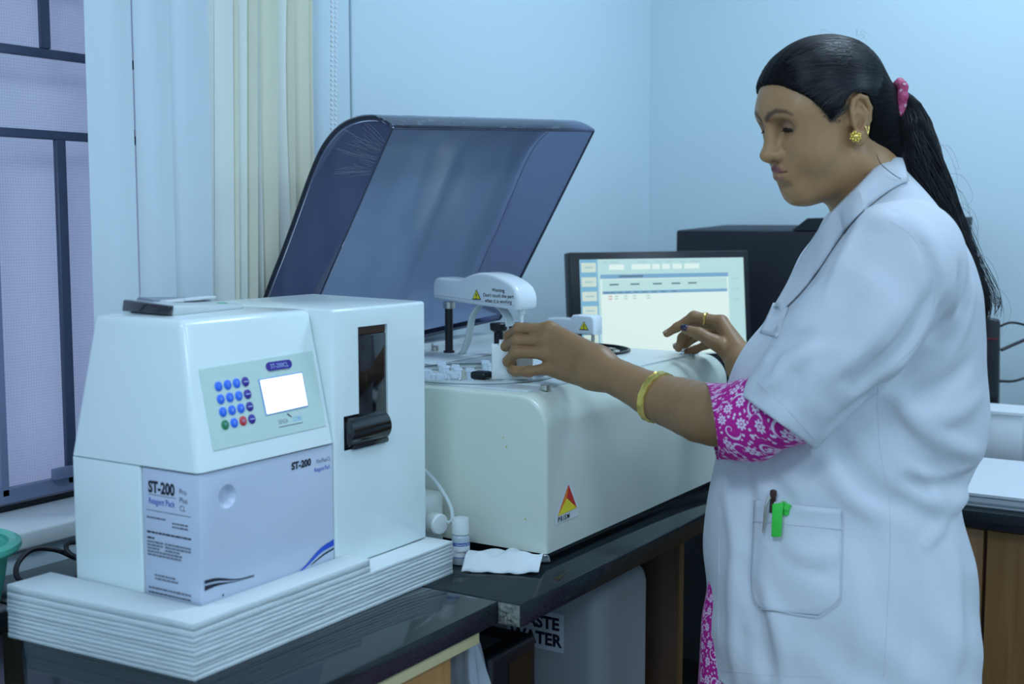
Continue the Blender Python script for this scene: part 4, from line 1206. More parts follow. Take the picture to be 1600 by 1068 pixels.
def surface(fn, lo, hi, h, chunk=40):
    """naive surface nets of fn (negative inside)"""
    ax, _ = grid(lo, hi, h)
    nx, ny, nz = (len(a) for a in ax)
    val = np.empty((nx, ny, nz), dtype=f4)
    for i in range(0, nx, chunk):
        s = slice(i, min(nx, i + chunk))
        val[s] = np.broadcast_to(fn((ax[0][s][:, None, None], ax[1][None, :, None], ax[2][None, None, :])), (s.stop - s.start, ny, nz))
    s = val < 0
    c = [s[dx:nx - 1 + dx, dy:ny - 1 + dy, dz:nz - 1 + dz] for dx in (0, 1) for dy in (0, 1) for dz in (0, 1)]
    cnt = sum(k.astype(np.int8) for k in c)
    I = np.argwhere((cnt > 0) & (cnt < 8))
    idx = -np.ones((nx - 1, ny - 1, nz - 1), dtype=np.int64)
    idx[I[:, 0], I[:, 1], I[:, 2]] = np.arange(len(I))
    acc = np.zeros((len(I), 3)); n = np.zeros(len(I))
    cor = np.array([(dx, dy, dz) for dx in (0, 1) for dy in (0, 1) for dz in (0, 1)])
    for a in range(8):
        for b in range(a + 1, 8):
            if np.abs(cor[a] - cor[b]).sum() != 1: continue
            A, B = I + cor[a], I + cor[b]
            va, vb = val[A[:, 0], A[:, 1], A[:, 2]], val[B[:, 0], B[:, 1], B[:, 2]]
            m = (va < 0) != (vb < 0)
            t = np.where(m, va / (va - vb + (va == vb)), 0)
            acc += np.where(m[:, None], cor[a] + (cor[b] - cor[a]) * t[:, None], 0)
            n += m
    V = (I + acc / np.maximum(n, 1)[:, None]) * h + np.array([ax[0][0], ax[1][0], ax[2][0]])
    Q = []
    for d in range(3):
        e = [0, 0, 0]; e[d] = 1
        sl0 = tuple(slice(0, sz - e[k]) for k, sz in enumerate((nx, ny, nz)))
        sl1 = tuple(slice(e[k], sz) for k, sz in enumerate((nx, ny, nz)))
        E = np.argwhere(s[sl0] != s[sl1])
        o1, o2 = (d + 1) % 3, (d + 2) % 3
        ok = (E[:, o1] > 0) & (E[:, o2] > 0) & (E[:, o1] < (nx, ny, nz)[o1] - 1) & (E[:, o2] < (nx, ny, nz)[o2] - 1)
        E = E[ok]
        inside = s[E[:, 0], E[:, 1], E[:, 2]]
        qs = []
        for a, b in ((1, 1), (0, 1), (0, 0), (1, 0)):
            g = E.copy(); g[:, o1] -= a; g[:, o2] -= b
            qs.append(idx[g[:, 0], g[:, 1], g[:, 2]])
        q = np.stack(qs, 1)
        q[~inside] = q[~inside][:, ::-1]
        Q.append(q)
    return V, np.concatenate(Q)
def pts_of(A):
    A = np.atleast_2d(np.asarray(A, float)); return A[:, 0], A[:, 1], A[:, 2]
def normal_at(fn, p, e=.002):
    g = np.array([fn(pts_of(p + d))[0] - fn(pts_of(p - d))[0] for d in np.eye(3) * e])
    return g / (np.linalg.norm(g) + 1e-9)
def hits(fn, pxs, b0=1.45, b1=2.1, step=.012, coarse=None):
    """first points of the implicit surface along the sight lines of picture positions"""
    pxs = np.atleast_2d(np.asarray(pxs, float))
    n = len(pxs)
    bs = np.arange(b0, b1, step)
    D1 = np.array([L(p[0], p[1], 1.0) for p in pxs])
    O = np.array([0, 0, CAM[2]])
    dirs = D1 - O
    P = O + dirs[:, None, :] * bs[None, :, None]
    v = np.asarray((coarse or fn)(pts_of(P.reshape(-1, 3)))).reshape(n, -1)
    k = np.argmax(v < 0, axis=1)
    none = v[np.arange(n), k] >= 0
    k = np.where(none, np.argmin(v, axis=1), k)
    lo, hi = bs[np.maximum(k - 2, 0)], bs[k] + step
    for _ in range(13):
        m = (lo + hi) / 2
        inside = np.asarray(fn(pts_of(O + dirs * m[:, None]))) < 0
        hi = np.where(inside, m, hi); lo = np.where(inside, lo, m)
    b = np.where(none, bs[k], (lo + hi) / 2)
    return O + dirs * b[:, None]
def hit(fn, px, py): return hits(fn, [(px, py)])[0]
def normals_at(fn, P, e=.004):
    g = np.stack([np.asarray(fn(pts_of(P + d))) - np.asarray(fn(pts_of(P - d))) for d in np.eye(3) * e], 1)
    return g / (np.linalg.norm(g, axis=1)[:, None] + 1e-9)

# ------------------------------------------------------------------ materials of the person
def skin_material():
    m = mat('skin', (.40, .20, .10), .42, sss=(.12, (1.0, .35, .18), .006), spec=.4)
    nt = m.node_tree; b = nt.nodes['Principled BSDF']
    vc = nt.nodes.new('ShaderNodeVertexColor'); vc.layer_name = 'tone'
    tc = nt.nodes.new('ShaderNodeTexCoord')
    n = nt.nodes.new('ShaderNodeTexNoise'); n.inputs['Scale'].default_value = 60; n.inputs['Detail'].default_value = 6
    mr = nt.nodes.new('ShaderNodeMapRange'); mr.inputs['To Min'].default_value = .86; mr.inputs['To Max'].default_value = 1.12
    mx = nt.nodes.new('ShaderNodeMix'); mx.data_type = 'RGBA'; mx.blend_type = 'MULTIPLY'; mx.inputs['Factor'].default_value = 1
    n2 = nt.nodes.new('ShaderNodeTexNoise'); n2.inputs['Scale'].default_value = 650; n2.inputs['Detail'].default_value = 3
    bp = nt.nodes.new('ShaderNodeBump'); bp.inputs['Strength'].default_value = .12; bp.inputs['Distance'].default_value = .001
    nt.links.new(tc.outputs['Object'], n.inputs['Vector']); nt.links.new(tc.outputs['Object'], n2.inputs['Vector'])
    nt.links.new(n.outputs['Fac'], mr.inputs['Value']); nt.links.new(vc.outputs['Color'], mx.inputs['A']); nt.links.new(mr.outputs['Result'], mx.inputs['B'])
    nt.links.new(mx.outputs['Result'], b.inputs['Base Color']); nt.links.new(n2.outputs['Fac'], bp.inputs['Height']); nt.links.new(bp.outputs['Normal'], b.inputs['Normal'])
    return m
m_skin = skin_material()
SKIN = np.array([.43, .235, .105])
m_hair = mat('black_hair', (.005, .005, .006), .34, spec=.55)
m_hairb = mat('hair_mass', (.003, .003, .004), .6, spec=.12)
m_coat = mat('white_cotton', (.65, .68, .73), .85, spec=.25, bump=(26, .35, .006, 5))
m_gold = mat('gold', (.86, .62, .16), .25, metal=1.0, bump=(400, .4, .001))
m_nail = mat('dark_nail_polish', (.03, .02, .05), .2)

# ------------------------------------------------------------------ head
HYAW, HPIT, HROL, HS = .33, .295, -.04, 1.0
def head_rot():
    f0 = np.array([-math.cos(HYAW), -math.sin(HYAW), 0]); l0 = np.array([math.sin(HYAW), -math.cos(HYAW), 0]); u0 = np.array([0, 0, 1.])
    fw = f0 * math.cos(HPIT) - u0 * math.sin(HPIT); u = u0 * math.cos(HPIT) + f0 * math.sin(HPIT)
    l = l0 * math.cos(HROL) + u * math.sin(HROL); u2 = u * math.cos(HROL) - l0 * math.sin(HROL)
    return np.array([fw, l, u2])
HR = head_rot()
HO = np.array([.4735, 1.86, 1.4885])
def head_to_local(P): return (np.asarray(P) * HS) @ HR + HO
def local_to_head(P): return ((np.asarray(P) - HO) @ HR.T) / HS

def sub(v, d, k): return smax(v, -d, k)
EAR_C = np.array([.0045, .0735, .006])
EYE = np.array([.0835, .0268, .0190])
LIP_U = [(.1088, 0, -.0390), (.1068, .008, -.0387), (.0955, .0240, -.0424)]
LIP_L = [(.1062, 0, -.0514), (.1036, .010, -.0505), (.0952, .0230, -.0437)]
def eye_line(dy): return -.0036 - .010 * dy - 14.0 * dy ** 2
def head_fn(P, neck_p=None):
    x, y, z = P
    ya = np.abs(y)
    Q = (x, ya, z)                      # mirrored half
    v = d_ell(P, (.009, 0, .043), (.094, .0745, .080))
    v = smin(v, d_ell(P, (.046, 0, -.010), (.056, .0595, .072)), .03)
    v = smin(v, d_ell(P, (.060, 0, .035), (.044, .056, .046)), .03)
    v = smin(v, d_ell(Q, (.058, .034, -.028), (.034, .030, .034)), .025)     # cheek
    v = smin(v, d_cap(Q, (.010, .049, -.055), (.074, .014, -.077), .021, .016), .028)   # jaw
    v = smin(v, d_ell(P, (.0815, 0, -.0790), (.0175, .020, .0160)), .016)   # chin
    v = smin(v, d_ell(P, (.038, 0, -.080), (.050, .042, .022)), .03)        # fullness under the chin
    v = smin(v, d_ell(P, (.085, 0, -.043), (.024, .027, .028)), .02)        # muzzle
    v = smin(v, d_cap(Q, (.092, .012, .038), (.080, .044, .040), .011, .009), .018)     # brow ridge
    # eye sockets
    v = sub(v, d_ell(Q, (.1040, EYE[1], EYE[2]), (.017, .0165, .0125)), .014)
    v = sub(v, d_ell(Q, (.107, .0150, .013), (.009, .008, .012)), .016)
    # nose
    v = smin(v, d_cap(P, (.0985, 0, .027), (.1165, 0, -.0130), .0078, .0098), .010)
    v = smin(v, d_ell(P, (.1185, 0, -.0148), (.0112, .0105, .0096)), .006)
    v = smin(v, d_ell(Q, (.1062, .0122, -.0178), (.0108, .0074, .0082)), .006)
    v = smin(v, d_cap(P, (.115, 0, -.0225), (.101, 0, -.0260), .0050, .0055), .005)
    v = sub(v, d_ell(Q, (.1115, .0064, -.0258), (.0050, .0032, .0040)), .003)
    v = sub(v, d_cap(Q, (.1000, .0222, -.013), (.0985, .0185, -.026), .0004, .0003), .004)     # crease of the wing
    v = sub(v, d_cap(Q, (.0985, .0240, -.023), (.0935, .0330, -.042), .0003, .0001), .005)     # smile line
    # lips
    v = smin(v, d_chain(Q, LIP_U, [.0044, .0042, .0026], .004), .005)
    v = smin(v, d_chain(Q, LIP_L, [.0058, .0052, .0028], .004), .005)
    v = sub(v, d_chain(Q, [(.1142, 0, -.0452), (.1100, .010, -.0444), (.0975, .0262, -.0425)], [.0012, .0012, .0011], .002), .0025)
    v = sub(v, d_cap(P, (.1130, 0, -.0290), (.1140, 0, -.0350), .0010, .0014), .006)            # philtrum
    v = sub(v, d_ell(P, (.1055, 0, -.0645), (.006, .016, .0042)), .008)                         # hollow above the chin
    # eyelids: a ball with a narrow downcast opening
    lid = d_ell(Q, EYE, (.0146, .0150, .0138))
    dy_ = ya - EYE[1]
    slot = np.maximum(np.abs((z - EYE[2]) - eye_line(dy_)) - .0032 * np.clip(1 - (dy_ / .0128) ** 2, 0, 1), np.abs(dy_) - .0125)
    lid = np.maximum(lid, -np.maximum(slot, -(x - EYE[0] - .004)))
    v = sub(v, d_chain(Q, [EYE + (.0150, -.009, .0070), EYE + (.0152, 0, .0098), EYE + (.0115, .0105, .0080)], [.0008, .0009, .0006], .002), .003)   # lid crease
    v = smin(v, lid, .0035)
    # ears
    er = rot((0, 1, 0), math.radians(-10)) @ rot((0, 0, 1), math.radians(-20))
    ear = d_ell(Q, EAR_C, (.0185, .0060, .0300), er)
    ear = smin(ear, d_ell(Q, EAR_C + (.009, .001, -.027), (.0105, .0055, .0115)), .008)
    ear = sub(ear, d_ell(Q, EAR_C + (.005, .0085, -.004), (.0095, .0100, .0130)), .003)
    ear = sub(ear, d_ell(Q, EAR_C + (-.001, .0085, .016), (.0105, .0072, .0095)), .003)
    hx = [(.012, .0025, .004), (.0135, .003, .016), (.008, .0035, .0275), (-.003, .0035, .0315), (-.0135, .003, .025), (-.0180, .002, .010), (-.0140, .001, -.006), (-.0055, .0, -.019)]
    ear = smin(ear, d_chain(Q, [EAR_C + np.array(h) for h in hx], [.0030, .0034, .0036, .0037, .0037, .0035, .003, .0026], .002), .003)
    ear = smin(ear, d_chain(Q, [EAR_C + np.array(h) for h in ((-.006, .004, .016), (-.0085, .005, .004), (-.004, .005, -.009), (.002, .0045, -.013))], [.0022, .0026, .0026, .002], .002), .003)
    ear = smin(ear, d_ell(Q, EAR_C + (.0125, .002, -.004), (.0042, .0042, .0065)), .004)
    ear = smin(ear, d_cap(Q, EAR_C + (.008, -.008, .0), EAR_C + (-.004, -.008, .004), .010, .010), .006)
    v = smin(v, ear, .004)
    if neck_p is not None:
        v = smin(v, d_chain(P, neck_p[0], neck_p[1], .02), .022)
    return v
# neck runs from the skull base into the shoulders (points of the head frame)
NK = [np.array([-.012, 0, -.045]), local_to_head(L(1352, 290, 1.868)), local_to_head(L(1388, 375, 1.88))]
neck = (NK, [.054, .056, .066])
hv, hf = surface(lambda P: head_fn(P, neck), (-.155, -.098, -.235), (.140, .098, .140), .0016)
tone = np.tile(SKIN, (len(hv), 1))
def blend(mask, col):
    global tone
    tone = tone * (1 - mask[:, None]) + np.array(col) * mask[:, None]
X_, Y_, Z_ = hv.T
ya_ = np.abs(Y_)
sm = lambda d, w: np.clip(.5 - d / w, 0, 1)
lipd = np.minimum(d_chain((X_, ya_, Z_), LIP_U, [.0048, .0046, .0030]), d_chain((X_, ya_, Z_), LIP_L, [.0060, .0054, .0030]))
blend(sm(lipd - .0004, .0014), (.25, .070, .080))
blend(.60 * sm(np.sqrt((ya_ - EYE[1] - .002) ** 2 + (Z_ - EYE[2] - .002) ** 2 * 1.6) - .015, .014) * (X_ > .06), (.235, .115, .07))
# eyebrows: soft-edged, drawn on the skin
def flat_chain(y, z, pts, rs):
    return d_chain((0 * y, y, z), [(0, *p) for p in pts], rs, .001)
bd = flat_chain(ya_, Z_, [(.0075, .0355), (.0165, .0425), (.0280, .0462), (.0420, .0430), (.0500, .0370)], [.0032, .0036, .0029, .0020, .0008])
blend(.80 * sm(bd - .0004, .0040) * (X_ > .06), (.035, .018, .012))
dy_ = ya_ - EYE[1]
lash = np.abs((Z_ - EYE[2]) - eye_line(dy_)) - .0032 * np.clip(1 - (dy_ / .0128) ** 2, 0, 1)
blend(np.clip(1.2 - np.maximum(lash, np.abs(dy_) - .0128) / .0011, 0, 1) * (X_ > .078), (.010, .007, .007))
hv_l = head_to_local(hv)
# ------------------------------------------------------------------ arms and hands (person's frame)
# left arm: shoulder, elbow, wrist; the hand reaches the bottle with its back to the camera
LS, LE, LW = L(1420, 408, 1.70), L(1172, 652, 1.735), L(930, 574, 1.968)
RS, RE, RW = L(1425, 400, 2.03), L(1330, 640, 2.14), L(1163, 574, 2.36)
def left_fingers():
    F = []
    # each: joints from knuckle to tip, radii
    F.append(([L(858, 514, 2.046), L(810, 513, 2.068), L(795, 524, 2.098), L(793, 534, 2.114)], [.0105, .0090, .0082, .0072]))
    F.append(([L(852, 531, 2.042), L(806, 532, 2.062), L(789, 541, 2.092), L(789, 552, 2.110)], [.0108, .0094, .0085, .0074]))
    F.append(([L(852, 551, 2.040), L(805, 550, 2.058), L(794, 564, 2.078), L(806, 570, 2.098)], [.0106, .0096, .0086, .0074]))
    F.append(([L(864, 575, 2.036), L(826, 580, 2.054), L(806, 580, 2.068), L(799, 578, 2.078)], [.0100, .0088, .0082, .0074]))
    F.append(([L(890, 545, 2.07), L(868, 530, 2.13), L(845, 535, 2.150), L(822, 545, 2.152)], [.0130, .0115, .0105, .0085]))   # thumb, far side
    return F
LF = left_fingers()
def left_arm_fn(P):
    v = d_chain(P, [LS, LE], [.044, .041], .004)
    v = smin(v, d_spline(P, [LE, L(1108, 647, 1.795), L(1066, 633, 1.845), L(1027, 620, 1.882), L(980, 597, 1.925), LW], [.0430, .0450, .0410, .0360, .0290, .0235], 13), .010)
    # the wrist is wider than deep: two parallel cords
    up_, dn = np.array([.004, 0, .0085]), np.array([-.004, 0, -.0085])
    v = smin(v, d_cap(P, L(985, 599, 1.92) + up_ * .6, LW + up_, .0205, .0190), .008)
    v = smin(v, d_cap(P, L(985, 599, 1.92) + dn * .6, LW + dn, .0205, .0190), .008)
    palm = None
    for (j, r), w_off in zip(LF[:4], (.014, .005, -.006, -.015)):
        d = d_cap(P, LW + np.array([.006, 0, w_off]), j[0] + np.array([0, .006, 0]), .0195, .0128)
        palm = d if palm is None else smin(palm, d, .014)
    palm = smin(palm, d_cap(P, LW + np.array([0, .012, 0]), LF[4][0][0], .022, .0150), .018)
    palm = smin(palm, d_cap(P, LW + np.array([-.01, .004, -.014]), LF[3][0][0] + np.array([.012, .006, -.004]), .0185, .0140), .012)
    v = smin(v, palm, .02)
    fg = None
    for j, r in LF:
        d = d_chain(P, j, r, .006)
        fg = d if fg is None else smin(fg, d, .0012)
    v = smin(v, fg, .008)
    for (j, r) in LF[:4]:                                   # knuckles
        v = smin(v, d_ell(P, j[0] + np.array([.001, -.004, .001]), (.0095, .0085, .0085)), .010)
    return v
RF = [([L(1127, 503, 2.445), L(1084, 494, 2.465), L(1058, 511, 2.475), L(1042, 521, 2.480)], [.0125, .0102, .0088, .0076]),
      ([L(1128, 508, 2.470), L(1086, 503, 2.500), L(1066, 527, 2.515), L(1060, 544, 2.52)], [.0125, .0102, .0090, .0078]),
      ([L(1130, 518, 2.490), L(1094, 522, 2.520), L(1072, 536, 2.535), L(1057, 541, 2.540)], [.0120, .0098, .0086, .0076]),
      ([L(1134, 532, 2.500), L(1104, 538, 2.525), L(1086, 546, 2.540), L(1074, 549, 2.545)], [.0108, .0090, .0080, .0072]),
      ([L(1146, 556, 2.395), L(1118, 535, 2.400), L(1092, 521, 2.410), L(1071, 514, 2.420)], [.0170, .0142, .0115, .0090])]
def right_arm_fn(P):
    v = d_chain(P, [RS, RE], [.054, .048], .01)
    v = smin(v, d_chain(P, [RE, (RE + RW) / 2, RW], [.047, .040, .0290], .004), .01)
    palm = None
    for (j, r), o in zip(RF[:4], (.012, .006, 0, -.006)):
        d = d_cap(P, RW + np.array([0, o * .6, o]), j[0], .0225, .0135)
        palm = d if palm is None else smin(palm, d, .014)
    palm = smin(palm, d_cap(P, RW + np.array([0, -.004, -.002]), RF[4][0][0], .022, .018), .018)
    v = smin(v, palm, .02)
    fg = None
    for j, r in RF:
        d = d_chain(P, j, r, .006)
        fg = d if fg is None else smin(fg, d, .0012)
    return smin(v, fg, .008)
# ------------------------------------------------------------------ coat (closed outer form, opened afterwards)
KN = np.array([  # picture row, front column, back column, half width across
    (255, 1380, 1402, .040), (275, 1360, 1420, .062), (300, 1338, 1438, .095), (325, 1312, 1453, .125), (350, 1292, 1467, .150), (400, 1262, 1490, .178),
    (450, 1234, 1508, .186), (520, 1194, 1524, .182), (600, 1156, 1530, .176), (660, 1137, 1530, .172), (700, 1126, 1521, .170), (735, 1117, 1503, .170), (770, 1110, 1487, .170),
    (800, 1107, 1491, .174), (860, 1105, 1507, .184), (950, 1104, 1518, .192), (1060, 1107, 1517, .197), (1160, 1105, 1517, .202), (1300, 1100, 1517, .205)])
CB = 1.865
kz = np.array([L(1330, r[0], CB)[2] for r in KN]); kl = np.array([L(r[1], r[0], CB)[0] for r in KN]); kr = np.array([L(r[2], r[0], CB)[0] for r in KN]); kw = KN[:, 3]
zz_ = np.linspace(kz[-1], kz[0], 400)
def dense(v):
    w = np.interp(zz_, kz[::-1], v[::-1])
    k = np.exp(-np.linspace(-2, 2, 17) ** 2); k /= k.sum()
    return np.convolve(np.pad(w, 8, mode='edge'), k, 'valid')
tl, tr2, tw = dense(kl), dense(kr), dense(kw)
def torso_fn(P, grow=0.0):
    x, y, z = P
    zz = np.asarray(z, dtype=float)
    l, r, w = np.interp(zz, zz_, tl), np.interp(zz, zz_, tr2), np.interp(zz, zz_, tw)
    cx_, rx = (l + r) / 2, (r - l) / 2 + grow
    ry = w + grow
    q = (np.abs((x - cx_) / rx) ** 2.25 + np.abs((y - CB) / ry) ** 2.25 + 1e-9) ** (1 / 2.25)
    d = (q - 1) * np.minimum(rx, ry)
    return np.maximum(d, zz - kz[0] - .004)
CUF = L(1209, 660, 1.705)
cf_d = CUF - L(1255, 606, 1.690); cf_d[1] = 0; cf_d /= np.linalg.norm(cf_d)
SL = [LS + np.array([.0, .03, .0]), L(1400, 430, 1.700), L(1318, 532, 1.685), L(1255, 606, 1.690), CUF + (CUF - L(1255, 606, 1.690)) * .8]
SLR = [.085, .085, .080, .070, .0585]
RSL = [RS - np.array([0, .03, 0]), L(1400, 430, 2.05), (RS + RE) / 2, RE]
FOLDS = []
def coat_base(P):
    v = coat_body(P)
    sl = np.maximum(d_spline(P, SL, SLR, 12, .003), (P[0] - CUF[0]) * cf_d[0] + (P[2] - CUF[2]) * cf_d[2])
    v = smin(v, sl, .009)
    return v
def coat_body(P):
    v = torso_fn(P)
    v = smin(v, d_chain(P, RSL, [.08, .08, .072, .066], .02), .035)
    # bust and shoulder blade
    v = smin(v, d_ell(P, L(1215, 610, 1.84), (.066, .075, .085)), .05)
    v = smin(v, d_ell(P, L(1455, 470, 1.80), (.055, .08, .10)), .03)
    return v
def seg_dist(P, pts):
    x, y, z = P
    best = None
    n = len(pts) - 1
    for i in range(n):
        p0, p1 = pts[i], pts[i + 1]
        d = p1 - p0
        L2 = float(d @ d) + 1e-12
        t = np.clip(((x - p0[0]) * d[0] + (y - p0[1]) * d[1] + (z - p0[2]) * d[2]) / L2, 0, 1)
        q = (x - p0[0] - t * d[0]) ** 2 + (y - p0[1] - t * d[1]) ** 2 + (z - p0[2] - t * d[2]) ** 2
        s = (i + t) / n
        if best is None: best, bs = q, s * np.ones_like(q)
        else:
            m = q < best
            best = np.where(m, q, best); bs = np.where(m, s, bs)
    return best, bs
def coat_fn(P):
    v = np.array(coat_base(P))
    x, y, z = P
    # slack of the cloth: broad soft undulation
    v = v - .0022 * np.sin(34 * z + 9 * y + 4 * np.sin(11 * x)) * np.sin(15 * x + 8 * y) - .0016 * np.sin(52 * x + 21 * z + 6 * np.sin(9 * z))
    for pts, amp, wid in FOLDS:
        lo, hi = pts.min(0) - 3 * wid, pts.max(0) + 3 * wid
        if v.ndim == 3:
            ix = [np.where((a.ravel() >= lo[k]) & (a.ravel() <= hi[k]))[0] for k, a in enumerate((x, y, z))]
            if min(len(i) for i in ix) == 0: continue
            s = tuple(slice(i[0], i[-1] + 1) for i in ix)
            Q = (x[s[0]], y[:, s[1]], z[:, :, s[2]])
            q, t = seg_dist(Q, pts)
            v[s] = v[s] - amp * np.exp(-q / wid ** 2) * np.sin(np.pi * np.clip(t * .92 + .04, 0, 1)) ** .6
        else:
            m = (x >= lo[0]) & (x <= hi[0]) & (y >= lo[1]) & (y <= hi[1]) & (z >= lo[2]) & (z <= hi[2])
            if not m.any(): continue
            q, t = seg_dist((x[m], y[m], z[m]), pts)
            v[m] = v[m] - amp * np.exp(-q / wid ** 2) * np.sin(np.pi * np.clip(t * .92 + .04, 0, 1)) ** .6
    return v
def fold(px_pts, amp, wid):
    pts = hits(coat_base, px_pts)
    FOLDS.append((smooth_path(pts, 3 * len(pts)), amp * 2.0, wid * .82))
# ridges (+) and hollows (-) read off the photograph
for pts, amp, wid in (
        ([(1455, 470), (1425, 520), (1385, 565), (1345, 600)], -.012, .016), ([(1470, 455), (1440, 520), (1400, 575)], .007, .010),
        ([(1440, 555), (1400, 590), (1352, 628), (1310, 660)], -.010, .015), ([(1395, 480), (1350, 540), (1300, 585)], .006, .014),
        ([(1340, 470), (1300, 520), (1262, 560)], -.005, .014), ([(1290, 540), (1245, 560), (1205, 600)], .006, .012), ([(1270, 520), (1230, 535), (1200, 560)], -.006, .010),
        ([(1225, 560), (1212, 592), (1190, 605)], .007, .010), ([(1250, 575), (1240, 610), (1226, 640)], -.004, .010),
        ([(1370, 600), (1395, 660), (1440, 710), (1490, 740)], -.007, .018), ([(1395, 615), (1440, 665), (1500, 700), (1530, 705)], .006, .016),
        ([(1535, 735), (1500, 757), (1460, 762), (1420, 750)], -.010, .014), ([(1530, 770), (1490, 790), (1450, 785)], .006, .014), ([(1440, 745), (1468, 775), (1470, 815), (1450, 850)], .006, .012),
        ([(1310, 690), (1340, 740), (1380, 775), (1440, 800)], -.006, .018), ([(1290, 720), (1320, 770), (1370, 810)], .005, .015), ([(1180, 720), (1215, 760), (1240, 790)], -.004, .014),
        ([(1395, 330), (1440, 385), (1460, 440), (1462, 490)], -.004, .008), ([(1350, 340), (1320, 400), (1290, 460)], .004, .014), ([(1330, 335), (1295, 380), (1262, 440)], -.005, .010),
        ([(1420, 340), (1470, 420), (1505, 520)], .004, .02), ([(1520, 560), (1480, 600), (1420, 620)], -.005, .018), ([(1530, 620), (1480, 650), (1430, 650)], .005, .018),
        ([(1500, 420), (1490, 470), (1460, 530)], -.007, .012), ([(1516, 440), (1506, 500), (1480, 560)], .006, .012),
        ([(1135, 760), (1150, 850), (1145, 950), (1150, 1060)], .005, .016), ([(1165, 730), (1175, 830), (1170, 960)], -.005, .014), ([(1160, 880), (1185, 950), (1200, 1060)], -.006, .016), ([(1180, 900), (1215, 980), (1225, 1062)], .005, .016),
        ([(1330, 850), (1345, 950), (1340, 1060)], .004, .022), ([(1420, 860), (1435, 960), (1425, 1060)], -.005, .022), ([(1480, 840), (1495, 950), (1485, 1060)], .005, .022),
        ([(1215, 850), (1260, 870), (1310, 860)], .004, .014), ([(1200, 830), (1240, 875), (1300, 900)], -.003, .012)):
    fold(pts, amp, wid)
# the coat is cut open at the neck, cuff and hem
HEM = L(1300, 1064, 1.80)[2]
nk_a, nk_b = L(1402, 254, CB), L(1287, 342, CB)
nk_d = nk_b - nk_a; nk_n = np.array([nk_d[2], 0, -nk_d[0]]); nk_n /= np.linalg.norm(nk_n)
if nk_n[2] < 0: nk_n = -nk_n
cv, cf = surface(coat_fn, (.20, 1.55, HEM - .012), (.79, 2.21, 1.46), .0042)
fc = cv[cf].mean(1)
keep = (fc[:, 2] > HEM) & (((fc - nk_a) @ nk_n) < 0)
ax_ = (fc - CUF) @ cf_d
rd_ = np.linalg.norm(fc - CUF - np.outer(ax_, cf_d), axis=1)
keep &= ~((ax_ > -.0045) & (ax_ < .03) & (rd_ < .072) & (coat_body(pts_of(fc)) > .0115))
right_end = ((fc - RE) @ ((RE - RS) / np.linalg.norm(RE - RS))) > 0.0
keep &= ~(right_end & (np.linalg.norm(fc - RE, axis=1) < .10))
def trim_mesh(V, Fq, keep):
    Fq = Fq[keep]
    used = np.unique(Fq)
    mp = -np.ones(len(V), dtype=int); mp[used] = np.arange(len(used))
    return V[used], mp[Fq]
cv, cf = trim_mesh(cv, cf, keep)
# pull the ragged rims onto their cutting planes
def rim_verts(Fq):
    E = np.sort(np.concatenate([Fq[:, [0, 1]], Fq[:, [1, 2]], Fq[:, [2, 3]], Fq[:, [3, 0]]]), axis=1)
    u, n = np.unique(E, axis=0, return_counts=True)
    return np.unique(u[n == 1])
rv_ = rim_verts(cf)
d = (cv[rv_] - CUF) @ cf_d + .0045
m_ = (np.abs(d) < .009) & (np.linalg.norm(cv[rv_] - CUF, axis=1) < .09)
cv[rv_[m_]] -= np.outer(d[m_], cf_d)
d = (cv[rv_] - nk_a) @ nk_n; m_ = np.abs(d) < .009
cv[rv_[m_]] -= np.outer(d[m_], nk_n)
m_ = np.abs(cv[rv_, 2] - HEM) < .009; cv[rv_[m_], 2] = HEM

# ------------------------------------------------------------------ body (one skin mesh: head and neck, trunk and legs, arms and hands)
def trunk_fn(P):
    v = torso_fn(P, -.022)
    v = np.maximum(v, np.asarray(P[2]) - L(1400, 345, CB)[2])
    v = np.maximum(v, HEM + .10 - np.asarray(P[2]))
    hip = L(1320, 1010, CB)
    for s in (-1, 1):
        hx_ = np.array([hip[0] + .0, CB + s * .075, hip[2] + .10])
        kn = np.array([hx_[0] - .01, CB + s * .075, .46]); an_ = np.array([hx_[0] - .02, CB + s * .075, .085])
        v = smin(v, d_chain(P, [hx_, kn, an_], [.085, .058, .040], .02), .03)
        v = smin(v, d_chain(P, [an_, an_ + (-.06, 0, -.045), an_ + (-.15, 0, -.052)], [.042, .034, .026], .02), .02)
    return np.maximum(v, .004 - np.asarray(P[2]))
bv, bf = surface(trunk_fn, (.17, 1.62, -.01), (.80, 2.12, 1.36), .011)
lv, lf = surface(left_arm_fn, (-.03, 1.62, 1.00), (.62, 2.19, 1.36), .0024, 60)
rv, rf = surface(right_arm_fn, (.28, 1.96, .98), (.72, 2.60, 1.36), .0026, 60)
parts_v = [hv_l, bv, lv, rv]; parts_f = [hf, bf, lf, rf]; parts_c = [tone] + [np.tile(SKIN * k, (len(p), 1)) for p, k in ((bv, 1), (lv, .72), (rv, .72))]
off = 0; FF = []
for v_, f_ in zip(parts_v, parts_f):
    FF.append(f_ + off); off += len(v_)
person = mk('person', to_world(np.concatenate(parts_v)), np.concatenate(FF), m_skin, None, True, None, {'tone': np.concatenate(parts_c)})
tag(person, 'woman in a white lab coat and magenta kurta reaching into the chemistry analyzer', 'person')

def pmk(name, V, F, m, parent=None, smooth=True, angle=60, label=None):
    o = mk(name, to_world(np.asarray(V, float)), F, m, parent or person, smooth, angle)
    if label: o['label'] = label
    return o
coat = pmk('lab_coat', cv, cf, m_coat, None, True, None, 'white short-sleeved lab coat')
md = coat.modifiers.new('thickness', 'SOLIDIFY'); md.thickness = .0022; md.offset = -1
